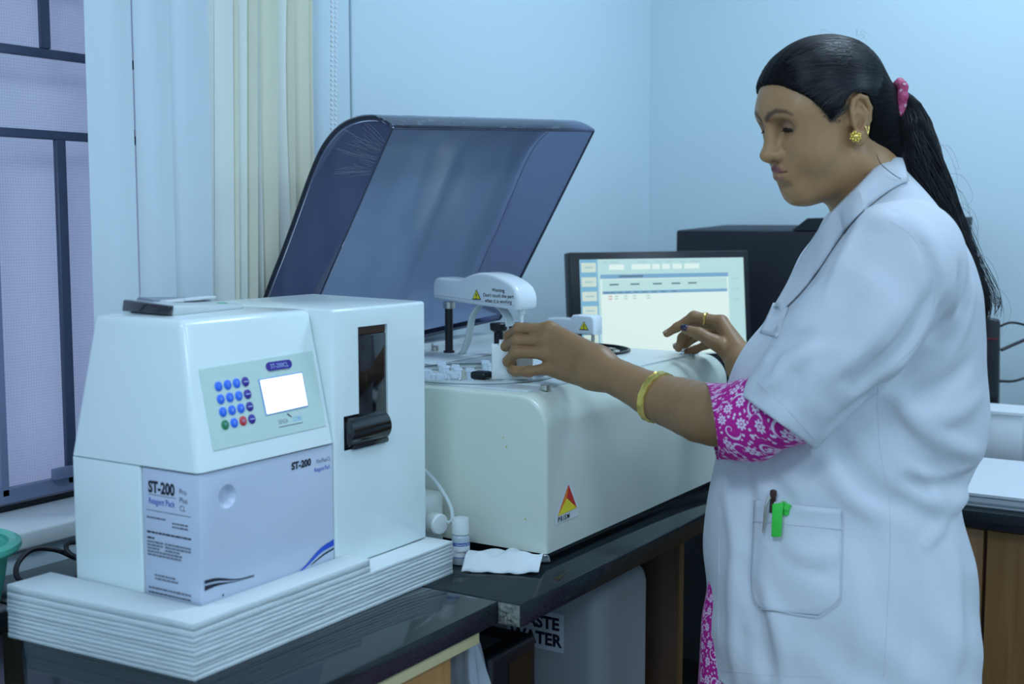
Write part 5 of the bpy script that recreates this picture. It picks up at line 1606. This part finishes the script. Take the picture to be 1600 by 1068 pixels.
# ------------------------------------------------------------------ eyes, brow mark
for s in (1, -1):
    c = EYE * (1, s, 1) + (.0004, 0, 0)
    V, F = [], []
    e = lathe([(0.0001, -.0122), (.006, -.0106), (.0106, -.006), (.0122, 0), (.0106, .006), (.0072, .0098)], c, (1, 0, -.35), 20, False)
    eye = pmk('eye', head_to_local(e[0]), e[1], mat('eye_white', (.55, .52, .5), .15))
    i_ = lathe([(.0073, .0098), (.004, .0116), (.0001, .0122)], c, (1, 0, -.35), 20, False)
    pmk('iris', head_to_local(i_[0]), i_[1], mat('dark_iris', (.012, .006, .004), .1), eye)
for s in (1, -1):
    dy = np.linspace(-.0118, .0130, 14)
    base = np.stack([EYE[0] + np.sqrt(np.maximum(.0150 ** 2 - dy ** 2 * 1.0 - (eye_line(dy) + .001) ** 2, 1e-6)), s * (EYE[1] + dy), EYE[2] + eye_line(dy) + .0022 * np.clip(1 - (dy / .0128) ** 2, 0, 1)], 1)
    vf = [tube(base, .0007, 5)]
    for q in base[1::1]:
        out_ = np.array([.0045, s * (.25 * (q[1] * s - EYE[1])), -.0028])
        vf.append(tube([q, q + out_ * .6, q + out_ + (0, 0, .0008)], [.0003, .00025, .0001], 4))
    V, F = merge(*vf)
    pmk('eyelashes', head_to_local(V), F, m_hair)
bn_p = hit(lambda P: head_fn(tuple(local_to_head(np.stack([np.ravel(a) for a in np.broadcast_arrays(*P)], 1)).T)), 1194, 193)
hb = local_to_head(bn_p)
bz = np.array([.112, 0, .026])
for k in range(40):
    if head_fn(pts_of(bz))[0] < 0: break
    bz = bz - (.0008, 0, 0)
pmk('bindi', head_to_local(lathe([(.0021, 0), (.0018, .0007), (.0004, .0011)], bz, (1, 0, .1), 12)[0]), lathe([(.0021, 0), (.0018, .0007), (.0004, .0011)], bz, (1, 0, .1), 12)[1], mat('bindi_red', (.12, .005, .012), .4), label='small dark red dot between the brows')

# ------------------------------------------------------------------ hair
HC, HRR = np.array([.012, 0, .045]), np.array([.1005, .0830, .0860])
TIE_L = L(1393, 161, 1.876)
NAPE = local_to_head(L(1394, 240, 1.872))
TIE = local_to_head(TIE_L)
def hairline(y, z):
    zk = np.array([-.10, .005, .0146, .0356, .0551, .0711, .085, .100, .12])
    xk = np.array([.040, .044, .0485, .0590, .0725, .0875, .0960, .118, .16])
    return np.interp(z, zk, xk) + .004 * np.sin(70 * y + 2) * .4
def below(x, z):
    """positive in the bare region before and below the ear"""
    zb = np.interp(x, [-.022, -.016, .004, .020, .028, .050, .060], [-.2, .024, .048, .044, .030, .0146, .012])
    return np.minimum(zb - z, x + .023)
def ear_bare(Q): return d_ell(Q, EAR_C + np.array([.002, .014, .002]), (.0270, .034, .0385))
def hair_fn(P):
    x, y, z = (np.asarray(a, float) for a in P)
    ya = np.abs(y)
    v = d_ell(P, HC, HRR)
    v = smin(v, d_ell(P, (-.042, 0, .005), (.046, .060, .058)), .03)
    v = smin(v, d_chain(P, [(-.040, 0, -.01), NAPE], [.054, .034], .02), .03)
    v = smin(v, d_cap(P, (-.045, 0, .03), TIE, .046, .019), .018)
    v = smax(v, x - hairline(y, z), .003)
    v = smax(v, below(x, z), .003)
    v = smax(v, -ear_bare((x, ya, z)), .003)
    # strand relief running towards the tie
    ang = np.arctan2(y - TIE[1], (z - TIE[2]) + 1e-6)
    v = v + .0003 * np.sin(ang * 46 + 3 * np.sin(9 * x)) + .0003 * np.sin(ang * 97 + 40 * x)
    return v
gv, gf = surface(hair_fn, (-.165, -.105, -.10), (.125, .105, .152), .0022)
hair = pmk('hair', head_to_local(gv), gf, m_hairb, None, True, None, 'black hair combed back into a ponytail')
def strand_mesh(paths, r, n=4):
    VS, FS, k = [], [], 0
    for p, rr in zip(paths, r):
        m = len(p)
        V, F = tube(p, rr * np.sin(np.linspace(.25, math.pi - .12, m)) ** .5, n, False)
        VS.append(np.array(V)); FS.append(np.array(F) + k); k += len(V)
    return np.concatenate(VS), np.concatenate(FS)
paths, rad = [], []
ts = np.linspace(0, 1, 16)
while len(paths) < 2600:
    s = random.choice((1, 1, 1, -1))
    zst = random.uniform(.012, .125)
    yst = s * .0845 * math.sqrt(max(0.0, 1 - ((zst - HC[2]) / .098) ** 2)) * random.uniform(.2, 1) ** .35
    xst = min(float(hairline(yst, zst)) - .003, .09) - .13 * random.random() ** 2.2
    if random.random() < .12:
        xst, yst, zst = -.028 - .02 * random.random(), s * (.05 + .018 * random.random()), random.uniform(-.07, .03)
    st = np.array([xst, yst, zst]); en = TIE + rng.normal(0, .008, 3)
    q = st[None] * (1 - ts[:, None]) + en[None] * ts[:, None]
    if zst < .066 and xst > .0:
        W_ = np.array([.004, s * .080, .066 + .25 * (zst - .012)])
        t_ = ts[:, None]
        q = st * (1 - t_) ** 2 + 2 * W_ * t_ * (1 - t_) + en * t_ ** 2
    nn = np.linalg.norm((q - HC) / HRR, axis=1)[:, None]
    w = np.minimum(1, 3.2 * (1 - ts))[:, None]
    P = (HC + (q - HC) / nn * random.uniform(.998, 1.010)) * w + q * (1 - w)
    A_ = (P[:, 0], np.abs(P[:, 1]), P[:, 2])
    if (ear_bare(A_) < .0).any() or (below(P[:, 0], P[:, 2]) > .002).any() or (P[:, 0] - hairline(P[:, 1], P[:, 2]) > .003).any():
        continue
    paths.append(head_to_local(P)); rad.append(random.uniform(.00025, .0006))
# fine short hairs breaking the hairline, and wisps below the temple
for k in range(420):
    s = random.choice((1, 1, -1))
    zst = random.uniform(.014, .098)
    yst = s * .0845 * math.sqrt(max(0.0, 1 - ((zst - HC[2]) / .092) ** 2)) * random.uniform(.5, 1) ** .4
    x0_ = min(float(hairline(yst, zst)), .104) + random.uniform(-.002, .005)
    st = np.array([x0_, yst, zst])
    dr = np.array([-.030, 0, .010 + .012 * random.random()])
    P = st + dr * np.linspace(0, 1, 6)[:, None]
    P = HC + (P - HC) / np.linalg.norm((P - HC) / HRR, axis=1)[:, None] * np.linspace(.985, 1.006, 6)[:, None]
    paths.append(head_to_local(P)); rad.append(random.uniform(.0002, .0004))
for k in range(60):
    st = np.array([.046 + random.uniform(-.012, .004), .0700, .018 + random.uniform(-.002, .010)])
    P = [st + (-.004, .002, .012), st, st + (-.001 + random.uniform(-.002, .002), -.0005, -.006 - .006 * random.random())]
    paths.append(head_to_local(smooth_path(P, 6))); rad.append(.00022)
sv, sf = strand_mesh(paths, rad)
so = pmk('hair_strands', sv, sf, m_hair, hair, True, None); so['kind'] = 'stuff'
# ponytail: core and waving strands down the back
pc = smooth_path([L(1390, 161, 1.876), L(1404, 172, 1.876), L(1416, 212, 1.874), L(1431, 262, 1.872), L(1456, 314, 1.868), L(1483, 366, 1.866), L(1507, 418, 1.864), L(1530, 465, 1.862), L(1539, 500, 1.86)], 40)
pr_ = np.interp(np.linspace(0, 1, 40), [0, .08, .2, .34, .5, .65, .8, .92, 1], [.018, .024, .036, .040, .033, .024, .017, .012, .005])
def tail_fn(P):
    v = None
    for i in range(0, 39, 3):
        j = min(39, i + 3)
        d = d_cap(P, pc[i], pc[j], pr_[i], pr_[j])
        v = d if v is None else smin(v, d, .006)
    x, y, z = P
    return v + .0016 * np.sin(240 * (y - 1.87) + 30 * z) + .0011 * np.sin(170 * (x + z * .5) + 90 * y)
qv, qf = surface(tail_fn, (.50, 1.80, 1.15), (.76, 1.94, 1.56), .0034)
tail = pmk('ponytail', qv, qf, m_hairb, hair, True, None)
paths, rad = [], []
T_ = np.gradient(pc, axis=0); T_ /= np.linalg.norm(T_, axis=1)[:, None]
for k in range(1300):
    a = random.uniform(0, 2 * math.pi); ro = random.uniform(.75, 1.06); ph = random.uniform(0, 6.28); fl = random.random() < .05
    i1 = random.randint(26, 39); i0 = random.randint(0, 8)
    P = []
    for i in range(i0, i1 + 1):
        uu = np.array([0, 1.0, 0]); vv = np.cross(T_[i], uu); vv /= np.linalg.norm(vv)
        t = i / 39
        aa = a + .5 * math.sin(5 * t + ph)
        rr = pr_[i] * ro + (.0035 * math.sin(16 * t + ph) + (.02 * t * t if fl else 0)) * t
        P.append(pc[i] + rr * (uu * math.cos(aa) + vv * math.sin(aa)))
    paths.append(np.array(P)); rad.append(random.uniform(.0003, .0007))
# flyaway hairs, and the loose lock curling at the end of the tail
for k in range(26):
    i = random.randint(12, 34)
    p = pc[i] + np.array([pr_[i], 0, pr_[i] * .4]) * random.uniform(.8, 1.0)
    d0 = np.array([random.uniform(.01, .035), random.uniform(-.01, .01), random.uniform(-.03, .0)])
    paths.append(smooth_path([p - d0 * .4, p + d0 * .6, p + d0 + (.004, 0, -.03), p + d0 * .8 + (.0, 0, -.07 * random.random() - .02)], 20)); rad.append(.00016)
for k in range(5):
    j = np.array([.002 * k, .002 * (k - 2), .002 * k])
    paths.append(smooth_path([L(1530, 462, 1.862) + j, L(1546, 470, 1.862) + j, L(1556, 476, 1.862) + j, L(1558, 484, 1.862) + j * .5, L(1552, 492, 1.862)], 12)); rad.append(.0005)
for k in range(8):
    a = random.uniform(.5, 2.4)
    p = head_to_local(HC + HRR * np.array([math.cos(a) * .98, random.uniform(-.25, .5), math.sin(a) * .98]))
    paths.append(smooth_path([p, p + (random.uniform(-.008, .012), 0, .007), p + (.02 * random.random() - .004, 0, .009), p + (.035 * random.random(), 0, .0)], 18)); rad.append(.00013)
paths.append(smooth_path([L(1369, 240, 1.795), L(1375, 254, 1.772), L(1385, 264, 1.768), L(1400, 275, 1.772), L(1414, 282, 1.79)], 12)); rad.append(.0007)
sv, sf = strand_mesh(paths, rad)
so = pmk('loose_strands', sv, sf, m_hair, hair, True, None); so['kind'] = 'stuff'
# scrunchie
m_tie = mat('pink_scrunchie', (.42, .03, .11), .7, vary=(150, 1.0, (.62, .12, .26)))
tx = np.array([.985, .0, -.17]); u0_, v0_, w0_ = frame_of(tx)
V = []
nu, nv = 64, 12
for i in range(nu):
    a = 2 * math.pi * i / nu
    rr = .0300 + .0012 * math.sin(9 * a)
    er_ = u0_ * math.cos(a) + v0_ * math.sin(a)
    for j in range(nv):
        b = 2 * math.pi * j / nv
        mr_ = .0074 + .0006 * math.sin(13 * a + 2 * b)
        V.append(TIE_L + np.array([.006, 0, -.001]) + er_ * (rr + mr_ * math.cos(b)) + w0_ * mr_ * 1.05 * math.sin(b))
F = []
for i in range(nu):
    for j in range(nv):
        F.append((i * nv + j, i * nv + (j + 1) % nv, ((i + 1) % nu) * nv + (j + 1) % nv, ((i + 1) % nu) * nv + j))
scr_ = pmk('scrunchie', V, F, m_tie, None, True, None, 'pink patterned scrunchie round the ponytail')
for i in range(14):
    a = 2 * math.pi * (i + .3 * (i % 2)) / 14
    er_ = u0_ * math.cos(a) + v0_ * math.sin(a)
    b = (-.7, .5, -.1)[i % 3]
    nrm_ = er_ * math.cos(b) + w0_ * math.sin(b)
    c_ = TIE_L + np.array([.006, 0, -.001]) + er_ * .030 + nrm_ * .0079
    pmk('printed_ring', *lathe([(.0009, .0004), (.0022, .0004)], c_, nrm_, 10, False), mat('ring_print', (.75, .6, .66), .7), scr_)

# ------------------------------------------------------------------ printed kurta
def kurta_material():
    m = mat('printed_kurta', (.52, .03, .28), .75, spec=.2)
    nt = m.node_tree; bs_ = nt.nodes['Principled BSDF']
    def N(t, **kw):
        n = nt.nodes.new(t)
        for k, v in kw.items(): setattr(n, k, v)
        return n
    def mth(op, a, b=None, c=None):
        n = N('ShaderNodeMath', operation=op)
        for i, q in enumerate((a, b, c)):
            if q is None: continue
            if isinstance(q, (int, float)): n.inputs[i].default_value = q
            else: nt.links.new(q, n.inputs[i])
        return n.outputs[0]
    at = N('ShaderNodeAttribute', attribute_name='print_uv')
    sx = N('ShaderNodeSeparateXYZ'); nt.links.new(at.outputs['Vector'], sx.inputs[0])
    def cell(scale, off):
        cb = N('ShaderNodeCombineXYZ')
        nt.links.new(mth('ADD', mth('MULTIPLY', sx.outputs[0], scale), off), cb.inputs[0]); nt.links.new(mth('ADD', mth('MULTIPLY', sx.outputs[1], scale), off * .7), cb.inputs[1])
        v = N('ShaderNodeTexVoronoi', voronoi_dimensions='2D'); v.inputs['Scale'].default_value = 1; v.inputs['Randomness'].default_value = .55
        nt.links.new(cb.outputs[0], v.inputs['Vector'])
        d = N('ShaderNodeVectorMath', operation='SUBTRACT'); nt.links.new(cb.outputs[0], d.inputs[0]); nt.links.new(v.outputs['Position'], d.inputs[1])
        s2 = N('ShaderNodeSeparateXYZ'); nt.links.new(d.outputs[0], s2.inputs[0])
        sc = N('ShaderNodeSeparateXYZ'); nt.links.new(v.outputs['Color'], sc.inputs[0])
        return v.outputs['Distance'], mth('ARCTAN2', s2.outputs[1], s2.outputs[0]), sc.outputs[0]
    # flowers: eight petals round a dot
    r, th, cid = cell(40, 0)
    pet = mth('MULTIPLY_ADD', mth('ABSOLUTE', mth('COSINE', mth('MULTIPLY', th, 4))), .13, .15)
    flo = mth('MULTIPLY', mth('LESS_THAN', r, pet), mth('GREATER_THAN', r, .11))
    flo = mth('MAXIMUM', flo, mth('LESS_THAN', r, .065))
    # scrolls: spiral arms winding round other cell centres, and dashes radiating from them
    r2, th2, c2 = cell(33, 3.37)
    sp = mth('FRACT', mth('ADD', mth('MULTIPLY', mth('LOGARITHM', mth('ADD', r2, .02), 2.718), .55), mth('ADD', mth('DIVIDE', th2, 6.2832), c2)))
    scr = mth('MULTIPLY', mth('LESS_THAN', sp, .15), mth('MULTIPLY', mth('LESS_THAN', r2, .42), mth('GREATER_THAN', r2, .03)))
    dash = mth('MULTIPLY', mth('GREATER_THAN', mth('COSINE', mth('MULTIPLY', th2, 13)), .35), mth('MULTIPLY', mth('LESS_THAN', r2, .56), mth('GREATER_THAN', r2, .45)))
    r3, th3, c3 = cell(85, 8.1)
    dot = mth('MULTIPLY', mth('LESS_THAN', r3, mth('MULTIPLY_ADD', mth('COSINE', mth('MULTIPLY', th3, 2)), .07, .16)), mth('GREATER_THAN', r, .38))
    dot = mth('MULTIPLY', dot, mth('GREATER_THAN', r2, .50))
    k = mth('MAXIMUM', mth('MAXIMUM', flo, mth('MULTIPLY', scr, mth('GREATER_THAN', r, .30))), mth('MULTIPLY', mth('MAXIMUM', dash, dot), mth('GREATER_THAN', r, .31)))
    mx = N('ShaderNodeMix', data_type='RGBA')
    nt.links.new(k, mx.inputs['Factor']); mx.inputs['A'].default_value = (.50, .018, .27, 1); mx.inputs['B'].default_value = (.78, .66, .80, 1)
    nt.links.new(mx.outputs['Result'], bs_.inputs['Base Color'])
    return m
m_kurta = kurta_material()
def print_uv(o, uv):
    a = o.data.attributes.new('print_uv', 'FLOAT_VECTOR', 'POINT')
    buf = np.zeros((len(uv), 3), dtype=np.float32); buf[:, :2] = uv
    a.data.foreach_set('vector', buf.ravel())
KE = L(1113, 656, 1.792)                              # middle of the sleeve opening
KQ = L(1170, 658, 1.732)
KS = [L(1330, 540, 1.69), L(1225, 636, 1.705), KQ, KE, KE + (KE - KQ) * .9]
def ks_fn(P):
    v = d_chain(P, KS, [.062, .0555, .0550, .0545, .054], .008)
    x, y, z = P
    return v - .0014 * np.sin(95 * x + 30 * z) - .001 * np.sin(60 * z - 45 * y)
kv, kf = surface(ks_fn, (.22, 1.62, .96), (.48, 1.92, 1.30), .0036)
kd = KE - KQ; kd /= np.linalg.norm(kd)
kd2 = np.array([-.985, .10, -.15]); kd2 /= np.linalg.norm(kd2)
fc = kv[kf].mean(1)
keep = (((fc - KE) @ kd2) < 0) & (((fc - KS[0]) @ kd) > -.03)
kv, kf = trim_mesh(kv, kf, keep)
d = (kv - KE) @ kd2; near = np.abs(d) < .005; kv[near] -= np.outer(d[near], kd2)
ku = pmk('kurta', kv, kf, m_kurta, None, True, None, 'magenta kurta with white floral scroll print')
md = ku.modifiers.new('thickness', 'SOLIDIFY'); md.thickness = .0016; md.offset = -1
ang = np.arctan2(kv[:, 1] - 1.75, kv[:, 2] - 1.075)
print_uv(ku, np.c_[kv @ kd, ang * .056])
# kurta skirt showing in front of the open coat, trousers and shoes
nz_, na = 40, 48
KP_ = [L(p, r, CB) for p, r in ((1085, 1400), (1093, 1068), (1097, 960), (1112, 880), (1128, 800), (1150, 700))]
KZ_, KX_ = [p[2] for p in KP_], [p[0] for p in KP_]
zs = np.linspace(.98, .36, nz_)
V, uv = [], []
for z in zs:
    xf = np.interp(z, KZ_, KX_)
    rx, ry = np.interp(z, [.36, HEM - .03, HEM + .02], [.195, .19, .165]), np.interp(z, [.36, HEM - .03, HEM + .02, .98], [.185, .172, .115, .08])
    for i in range(na):
        a = 2 * math.pi * i / na
        w = 1 + .025 * math.sin(6 * a + 4 * z)
        V.append((xf + rx - rx * math.cos(a) * w, CB + ry * math.sin(a) * w, z)); uv.append((a * .16, z))
sk = pmk('kurta_skirt', V, grid_faces(na, nz_, True), m_kurta, ku)
print_uv(sk, np.array(uv))
for s in (-1, 1):
    tv = [((.490 - .012 * t, CB + s * .075, .62 - t * .54)) for t in np.linspace(0, 1, 14)]
    pmk('trouser_leg', *tube(tv, np.linspace(.078, .058, 14), 24), mat('white_trousers', (.75, .75, .78), .8))
    pmk('shoe', *tube(smooth_path([(.52, CB + s * .075, .045), (.47, CB + s * .075, .05), (.40, CB + s * .075, .042), (.32, CB + s * .075, .034), (.29, CB + s * .075, .03)], 14), [.03, .042, .044, .042, .039, .038, .037, .037, .036, .035, .033, .03, .026, .016], 16, flat=(1, .9)), mat('dark_shoe', (.02, .018, .018), .4))

# ------------------------------------------------------------------ coat details
def coat_pts(pxs, off=.0):
    P = hits(coat_fn, pxs, coarse=coat_base)
    return P + normals_at(coat_fn, P) * (np.asarray(off) * np.ones(len(P)))[:, None]
def coat_pt(px, py, off=.0): return coat_pts([(px, py)], off)[0]
def seam(px_pts, name='seam', r=.0006, off=.0, m=None):
    P = coat_pts(smooth_path(px_pts, 12 * (len(px_pts) - 1)), off)
    pmk(name, *tube(P, r, 5), m or mat('seam_grey', (.62, .63, .70), .9), coat)  # seams slightly darker than the coat cloth
seam([(1372, 590), (1371, 640), (1375, 700), (1388, 770), (1391, 850), (1387, 950), (1381, 1058)])
seam([(1392, 346), (1422, 366), (1449, 408), (1460, 462), (1444, 522), (1398, 572)])
seam([(1183, 597), (1212, 622), (1242, 652), (1274, 688)])
seam([(1128, 762), (1124, 850), (1122, 950), (1124, 1050)])
seam([(1125, 1046), (1200, 1054), (1290, 1057)])
def patch(outline, name, off, parent, nrow=14, ncol=14, gape=0.0, seamed=True):
    """cloth patch: outline = left edge points then right edge points, top to bottom (picture positions)"""
    lft, rgt = smooth_path(outline[0], nrow) if len(outline[0]) > 2 else np.linspace(outline[0][0], outline[0][1], nrow), smooth_path(outline[1], nrow) if len(outline[1]) > 2 else np.linspace(outline[1][0], outline[1][1], nrow)
    PX, OF = [], []
    for j in range(nrow):
        for i in range(ncol):
            s = i / (ncol - 1)
            PX.append(lft[j] * (1 - s) + rgt[j] * s)
            e = min(1, 6 * min(s, 1 - s)) * min(1, 5 * (1 - j / (nrow - 1)) + .15)
            OF.append(off * (.35 + .65 * e) + gape * math.exp(-j * 1.1) * math.sin(math.pi * s))
    V = coat_pts(PX, OF)
    o = pmk(name, V, grid_faces(ncol, nrow), m_coat, parent)
    md = o.modifiers.new('thickness', 'SOLIDIFY'); md.thickness = .0012; md.offset = 0
    return o
pocket = patch(([(1179, 781), (1175, 850), (1173, 920), (1187, 950), (1232, 956)], [(1317, 794), (1316, 850), (1314, 905), (1311, 938), (1279, 961)]), 'pocket', .0030, coat, 22, 22, .004)
def pk_line(pts):
    P = coat_pts(smooth_path(pts, 16), .0042)
    pmk('stitching', *tube(P, .0006, 5), MATS['seam_grey'], pocket)
pk_line([(1176, 812), (1230, 818), (1315, 826)]); pk_line([(1180, 790), (1176, 850), (1174, 920), (1187, 949)]); pk_line([(1187, 949), (1232, 956), (1279, 961)]); pk_line([(1279, 961), (1296, 950), (1312, 938)]); pk_line([(1313, 938), (1315, 880), (1317, 796)])
patch(([(1209, 474), (1188, 520)], [(1233, 481), (1215, 528)]), 'chest_pocket', .003, coat, 8, 8, .003)
# collar standing round the neck and folding into the lapel
inn = [L(1392, 246, 1.885), L(1380, 249, 1.842), L(1366, 264, 1.808), L(1344, 288, 1.790), L(1316, 316, 1.790), L(1294, 340, 1.800)] + [None] * 3
outp = [(1418, 286), (1405, 291), (1384, 304), (1358, 324), (1332, 350), (1310, 378), (1284, 418), (1256, 455), (1222, 490)]
ncol, nrow = 40, 8
inn[6:] = list(coat_pts([(1268, 390), (1240, 440), (1214, 486)], .006))
ii = smooth_path(inn, ncol)
oo = coat_pts(smooth_path(outp, ncol), .0024)
V = []
for j in range(nrow):
    t = j / (nrow - 1)
    for i in range(ncol):
        p = ii[i] * (1 - t) + oo[i] * t
        if 0 < t < 1:
            h_ = coat_fn(pts_of(p))[0]
            if h_ < .0022: p = p + normal_at(coat_fn, p, .004) * (.0022 - h_)
        p = p + np.array([0, -.004, .006]) * math.sin(math.pi * t)
        V.append(p)
mir = [np.array([p[0], 2 * 1.872 - p[1], p[2]]) for j in range(nrow) for p in V[j * ncol:j * ncol + 14]]
col_ = pmk('collar', V, grid_faces(ncol, nrow), m_coat, coat)
md = col_.modifiers.new('thickness', 'SOLIDIFY'); md.thickness = .0022; md.offset = 1
col2 = pmk('collar', mir, grid_faces(14, nrow), m_coat, coat)
md = col2.modifiers.new('thickness', 'SOLIDIFY'); md.thickness = .0022; md.offset = -1
# far front edge of the open coat, seen past the near one
# ------------------------------------------------------------------ jewellery
def ring_band(c, axis, R, w, t, name, lab, m=m_gold, sq=1.0, relief=0):
    u, v, wv = frame_of(axis)
    n = 64
    V, F = [], []
    for i in range(n):
        a = 2 * math.pi * i / n
        e = u * math.cos(a) + v * math.sin(a) * sq
        g = relief * (math.sin(a * 16) > 0)
        for dr, dh in ((0, -w / 2), (t + g, -w / 2 * .8), (t * .7, 0), (t + g, w / 2 * .8), (0, w / 2)):
            V.append(np.asarray(c) + e * (R + dr) + wv * dh)
    m_ = 5
    for i in range(n):
        for j in range(m_):
            F.append((i * m_ + j, i * m_ + (j + 1) % m_, ((i + 1) % n) * m_ + (j + 1) % m_, ((i + 1) % n) * m_ + j))
    return pmk(name, V, F, m, None, True, 25, lab)
bcn = L(1027, 620, 1.882)
ring_band(bcn, L(980, 597, 1.925) - L(1066, 633, 1.845), .0378, .013, .0022, 'bangle', 'engraved gold bangle on the left forearm', sq=1.0, relief=.0008)
rj = RF[0][0]
ring_band(rj[0] * .42 + rj[1] * .58, rj[1] - rj[0], .0108, .005, .0022, 'finger_ring', 'gold ring on the right index finger')
# earring: domed flower of gold petals on the lobe, and a small hook behind it
ec = L(1338, 212, 1.775)
hd = lambda P: head_fn(tuple(local_to_head(np.stack([np.ravel(a) for a in np.broadcast_arrays(*P)], 1)).T), None)
ec = hit(hd, 1337, 213)
parts_ = []
axn = np.array([-.1, -1, .05]); uu, vv, ww = frame_of(axn)
parts_.append(lathe([(.0050, 0), (.0046, .0014), (.0026, .003), (.0003, .0036)], ec, axn, 14))
for k in range(8):
    a = 2 * math.pi * k / 8
    parts_.append(lathe([(.0016, 0), (.0021, .0007), (.0014, .0017), (.0002, .002)], ec + (uu * math.cos(a) + vv * math.sin(a)) * .0058, axn, 8))
    a += .39
    parts_.append(lathe([(.0010, 0), (.0013, .0005), (.0002, .0012)], ec + (uu * math.cos(a) + vv * math.sin(a)) * .0078, axn, 6))
pmk('earring', *merge(*parts_), m_gold, None, True, 40, 'gold flower stud earring')
e2 = hit(hd, 1353, 205)
pmk('ear_hook', *tube(smooth_path([e2 + (-.002, -.002, .008), e2 + (0, -.003, .002), e2 + (.0015, -.003, -.004), e2 + (.003, -.002, .001), e2 + (.0035, -.001, .007)], 14), .0007, 6), m_gold, None, True, 40, 'thin gold hook in the upper lobe')
# nails
def nail(j, r, up, name='fingernail', m=None, ln=.011):
    tip, prv = j[-1], j[-2]
    d = tip - prv; d = d / np.linalg.norm(d)
    up = np.asarray(up, float); up = up - d * (up @ d); up /= np.linalg.norm(up)
    sd = np.cross(d, up)
    V = []
    nu, nv = 7, 6
    for jj in range(nv):
        s = jj / (nv - 1)
        for i in range(nu):
            a = (i / (nu - 1) - .5) * 1.9
            rr = r * 1.03 + .0004
            taper = 1 - .35 * max(0, s - .6) / .4
            V.append(tip + d * (-.004 + s * ln) + (up * math.cos(a) + sd * math.sin(a) * taper) * rr * (1 - .35 * max(0, s - .55)))
    o = pmk(name, V, grid_faces(nu, nv), m or m_nail, None)
    md = o.modifiers.new('thickness', 'SOLIDIFY'); md.thickness = .0006
    return o
m_nail2 = mat('bare_nail', (.5, .3, .24), .3)
nail(RF[4][0], RF[4][1][-1], (-.1, -.75, .6), ln=.013)
nail(RF[0][0], RF[0][1][-1], (-.4, -.1, 1), m=m_nail2, ln=.010)
nail(RF[2][0], RF[2][1][-1], (-.2, -.3, 1), m=m_nail2, ln=.010)
nail(LF[1][0], LF[1][1][-1], (-1, -.2, 0), ln=.010)
nail(LF[0][0], LF[0][1][-1], (-1, -.2, .1), ln=.010)

# ------------------------------------------------------------------ pens in the pocket
def wmk(name, V, F, m, parent, **k): return mk(name, to_world(np.asarray(V, float)), F, m, parent, **k)
p_top, p_bot = coat_pt(1210, 771, .008), coat_pt(1207, 800, .0015)
pen = empty('ballpoint_pen', tuple(to_world([p_bot])[0]), 'silver and brown ballpoint pen clipped to the coat pocket', 'pen')
wmk('pen_barrel', *tube([p_top * .85 + p_bot * .15, p_bot], .0042, 12), mat('brown_pen', (.05, .012, .008), .25), pen)
wmk('pen_cap', *tube(smooth_path([p_top + (0, 0, .004), p_top, p_top * .85 + p_bot * .15], 8), [.002, .0045, .005, .005, .005, .005, .005, .005], 12), MATS['brown_pen'], pen)
wmk('pen_clip', *tube(smooth_path([coat_pt(1208, 778, .016), coat_pt(1205, 790, .017), coat_pt(1201, 810, .012), coat_pt(1197, 830, .009)], 12), np.linspace(.0026, .0015, 12), 8), m_steel, pen)
g_t = coat_pt(1228, 789, .007); g_b = coat_pt(1228, 802, .001)
mkr = empty('highlighter_pen', tuple(to_world([g_b])[0]), 'bright green highlighter clipped to the coat pocket', 'pen')
m_green = mat('bright_green', (.05, .62, .07), .35)
wmk('highlighter_barrel', *tube([g_t, g_b], .0062, 14, flat=(1.2, .9)), m_green, mkr)
wmk('highlighter_cap', *tube([g_t + (.003, 0, .002), g_t + (.0, 0, -.006)], .0075, 14, flat=(1.25, .9)), m_green, mkr)
c4 = [coat_pt(1212, 787, .015), coat_pt(1226, 787, .015), coat_pt(1225, 837, .011), coat_pt(1211, 835, .011)]
bmk = hexa([to_world([p])[0] for p in c4], [to_world([p + np.array([0, -.0028, .0])])[0] for p in c4])
bmesh.ops.recalc_face_normals(bmk, faces=bmk.faces); bevel(bmk, .0011, 2)
mkbm('highlighter_clip', bmk, m_green, mkr)
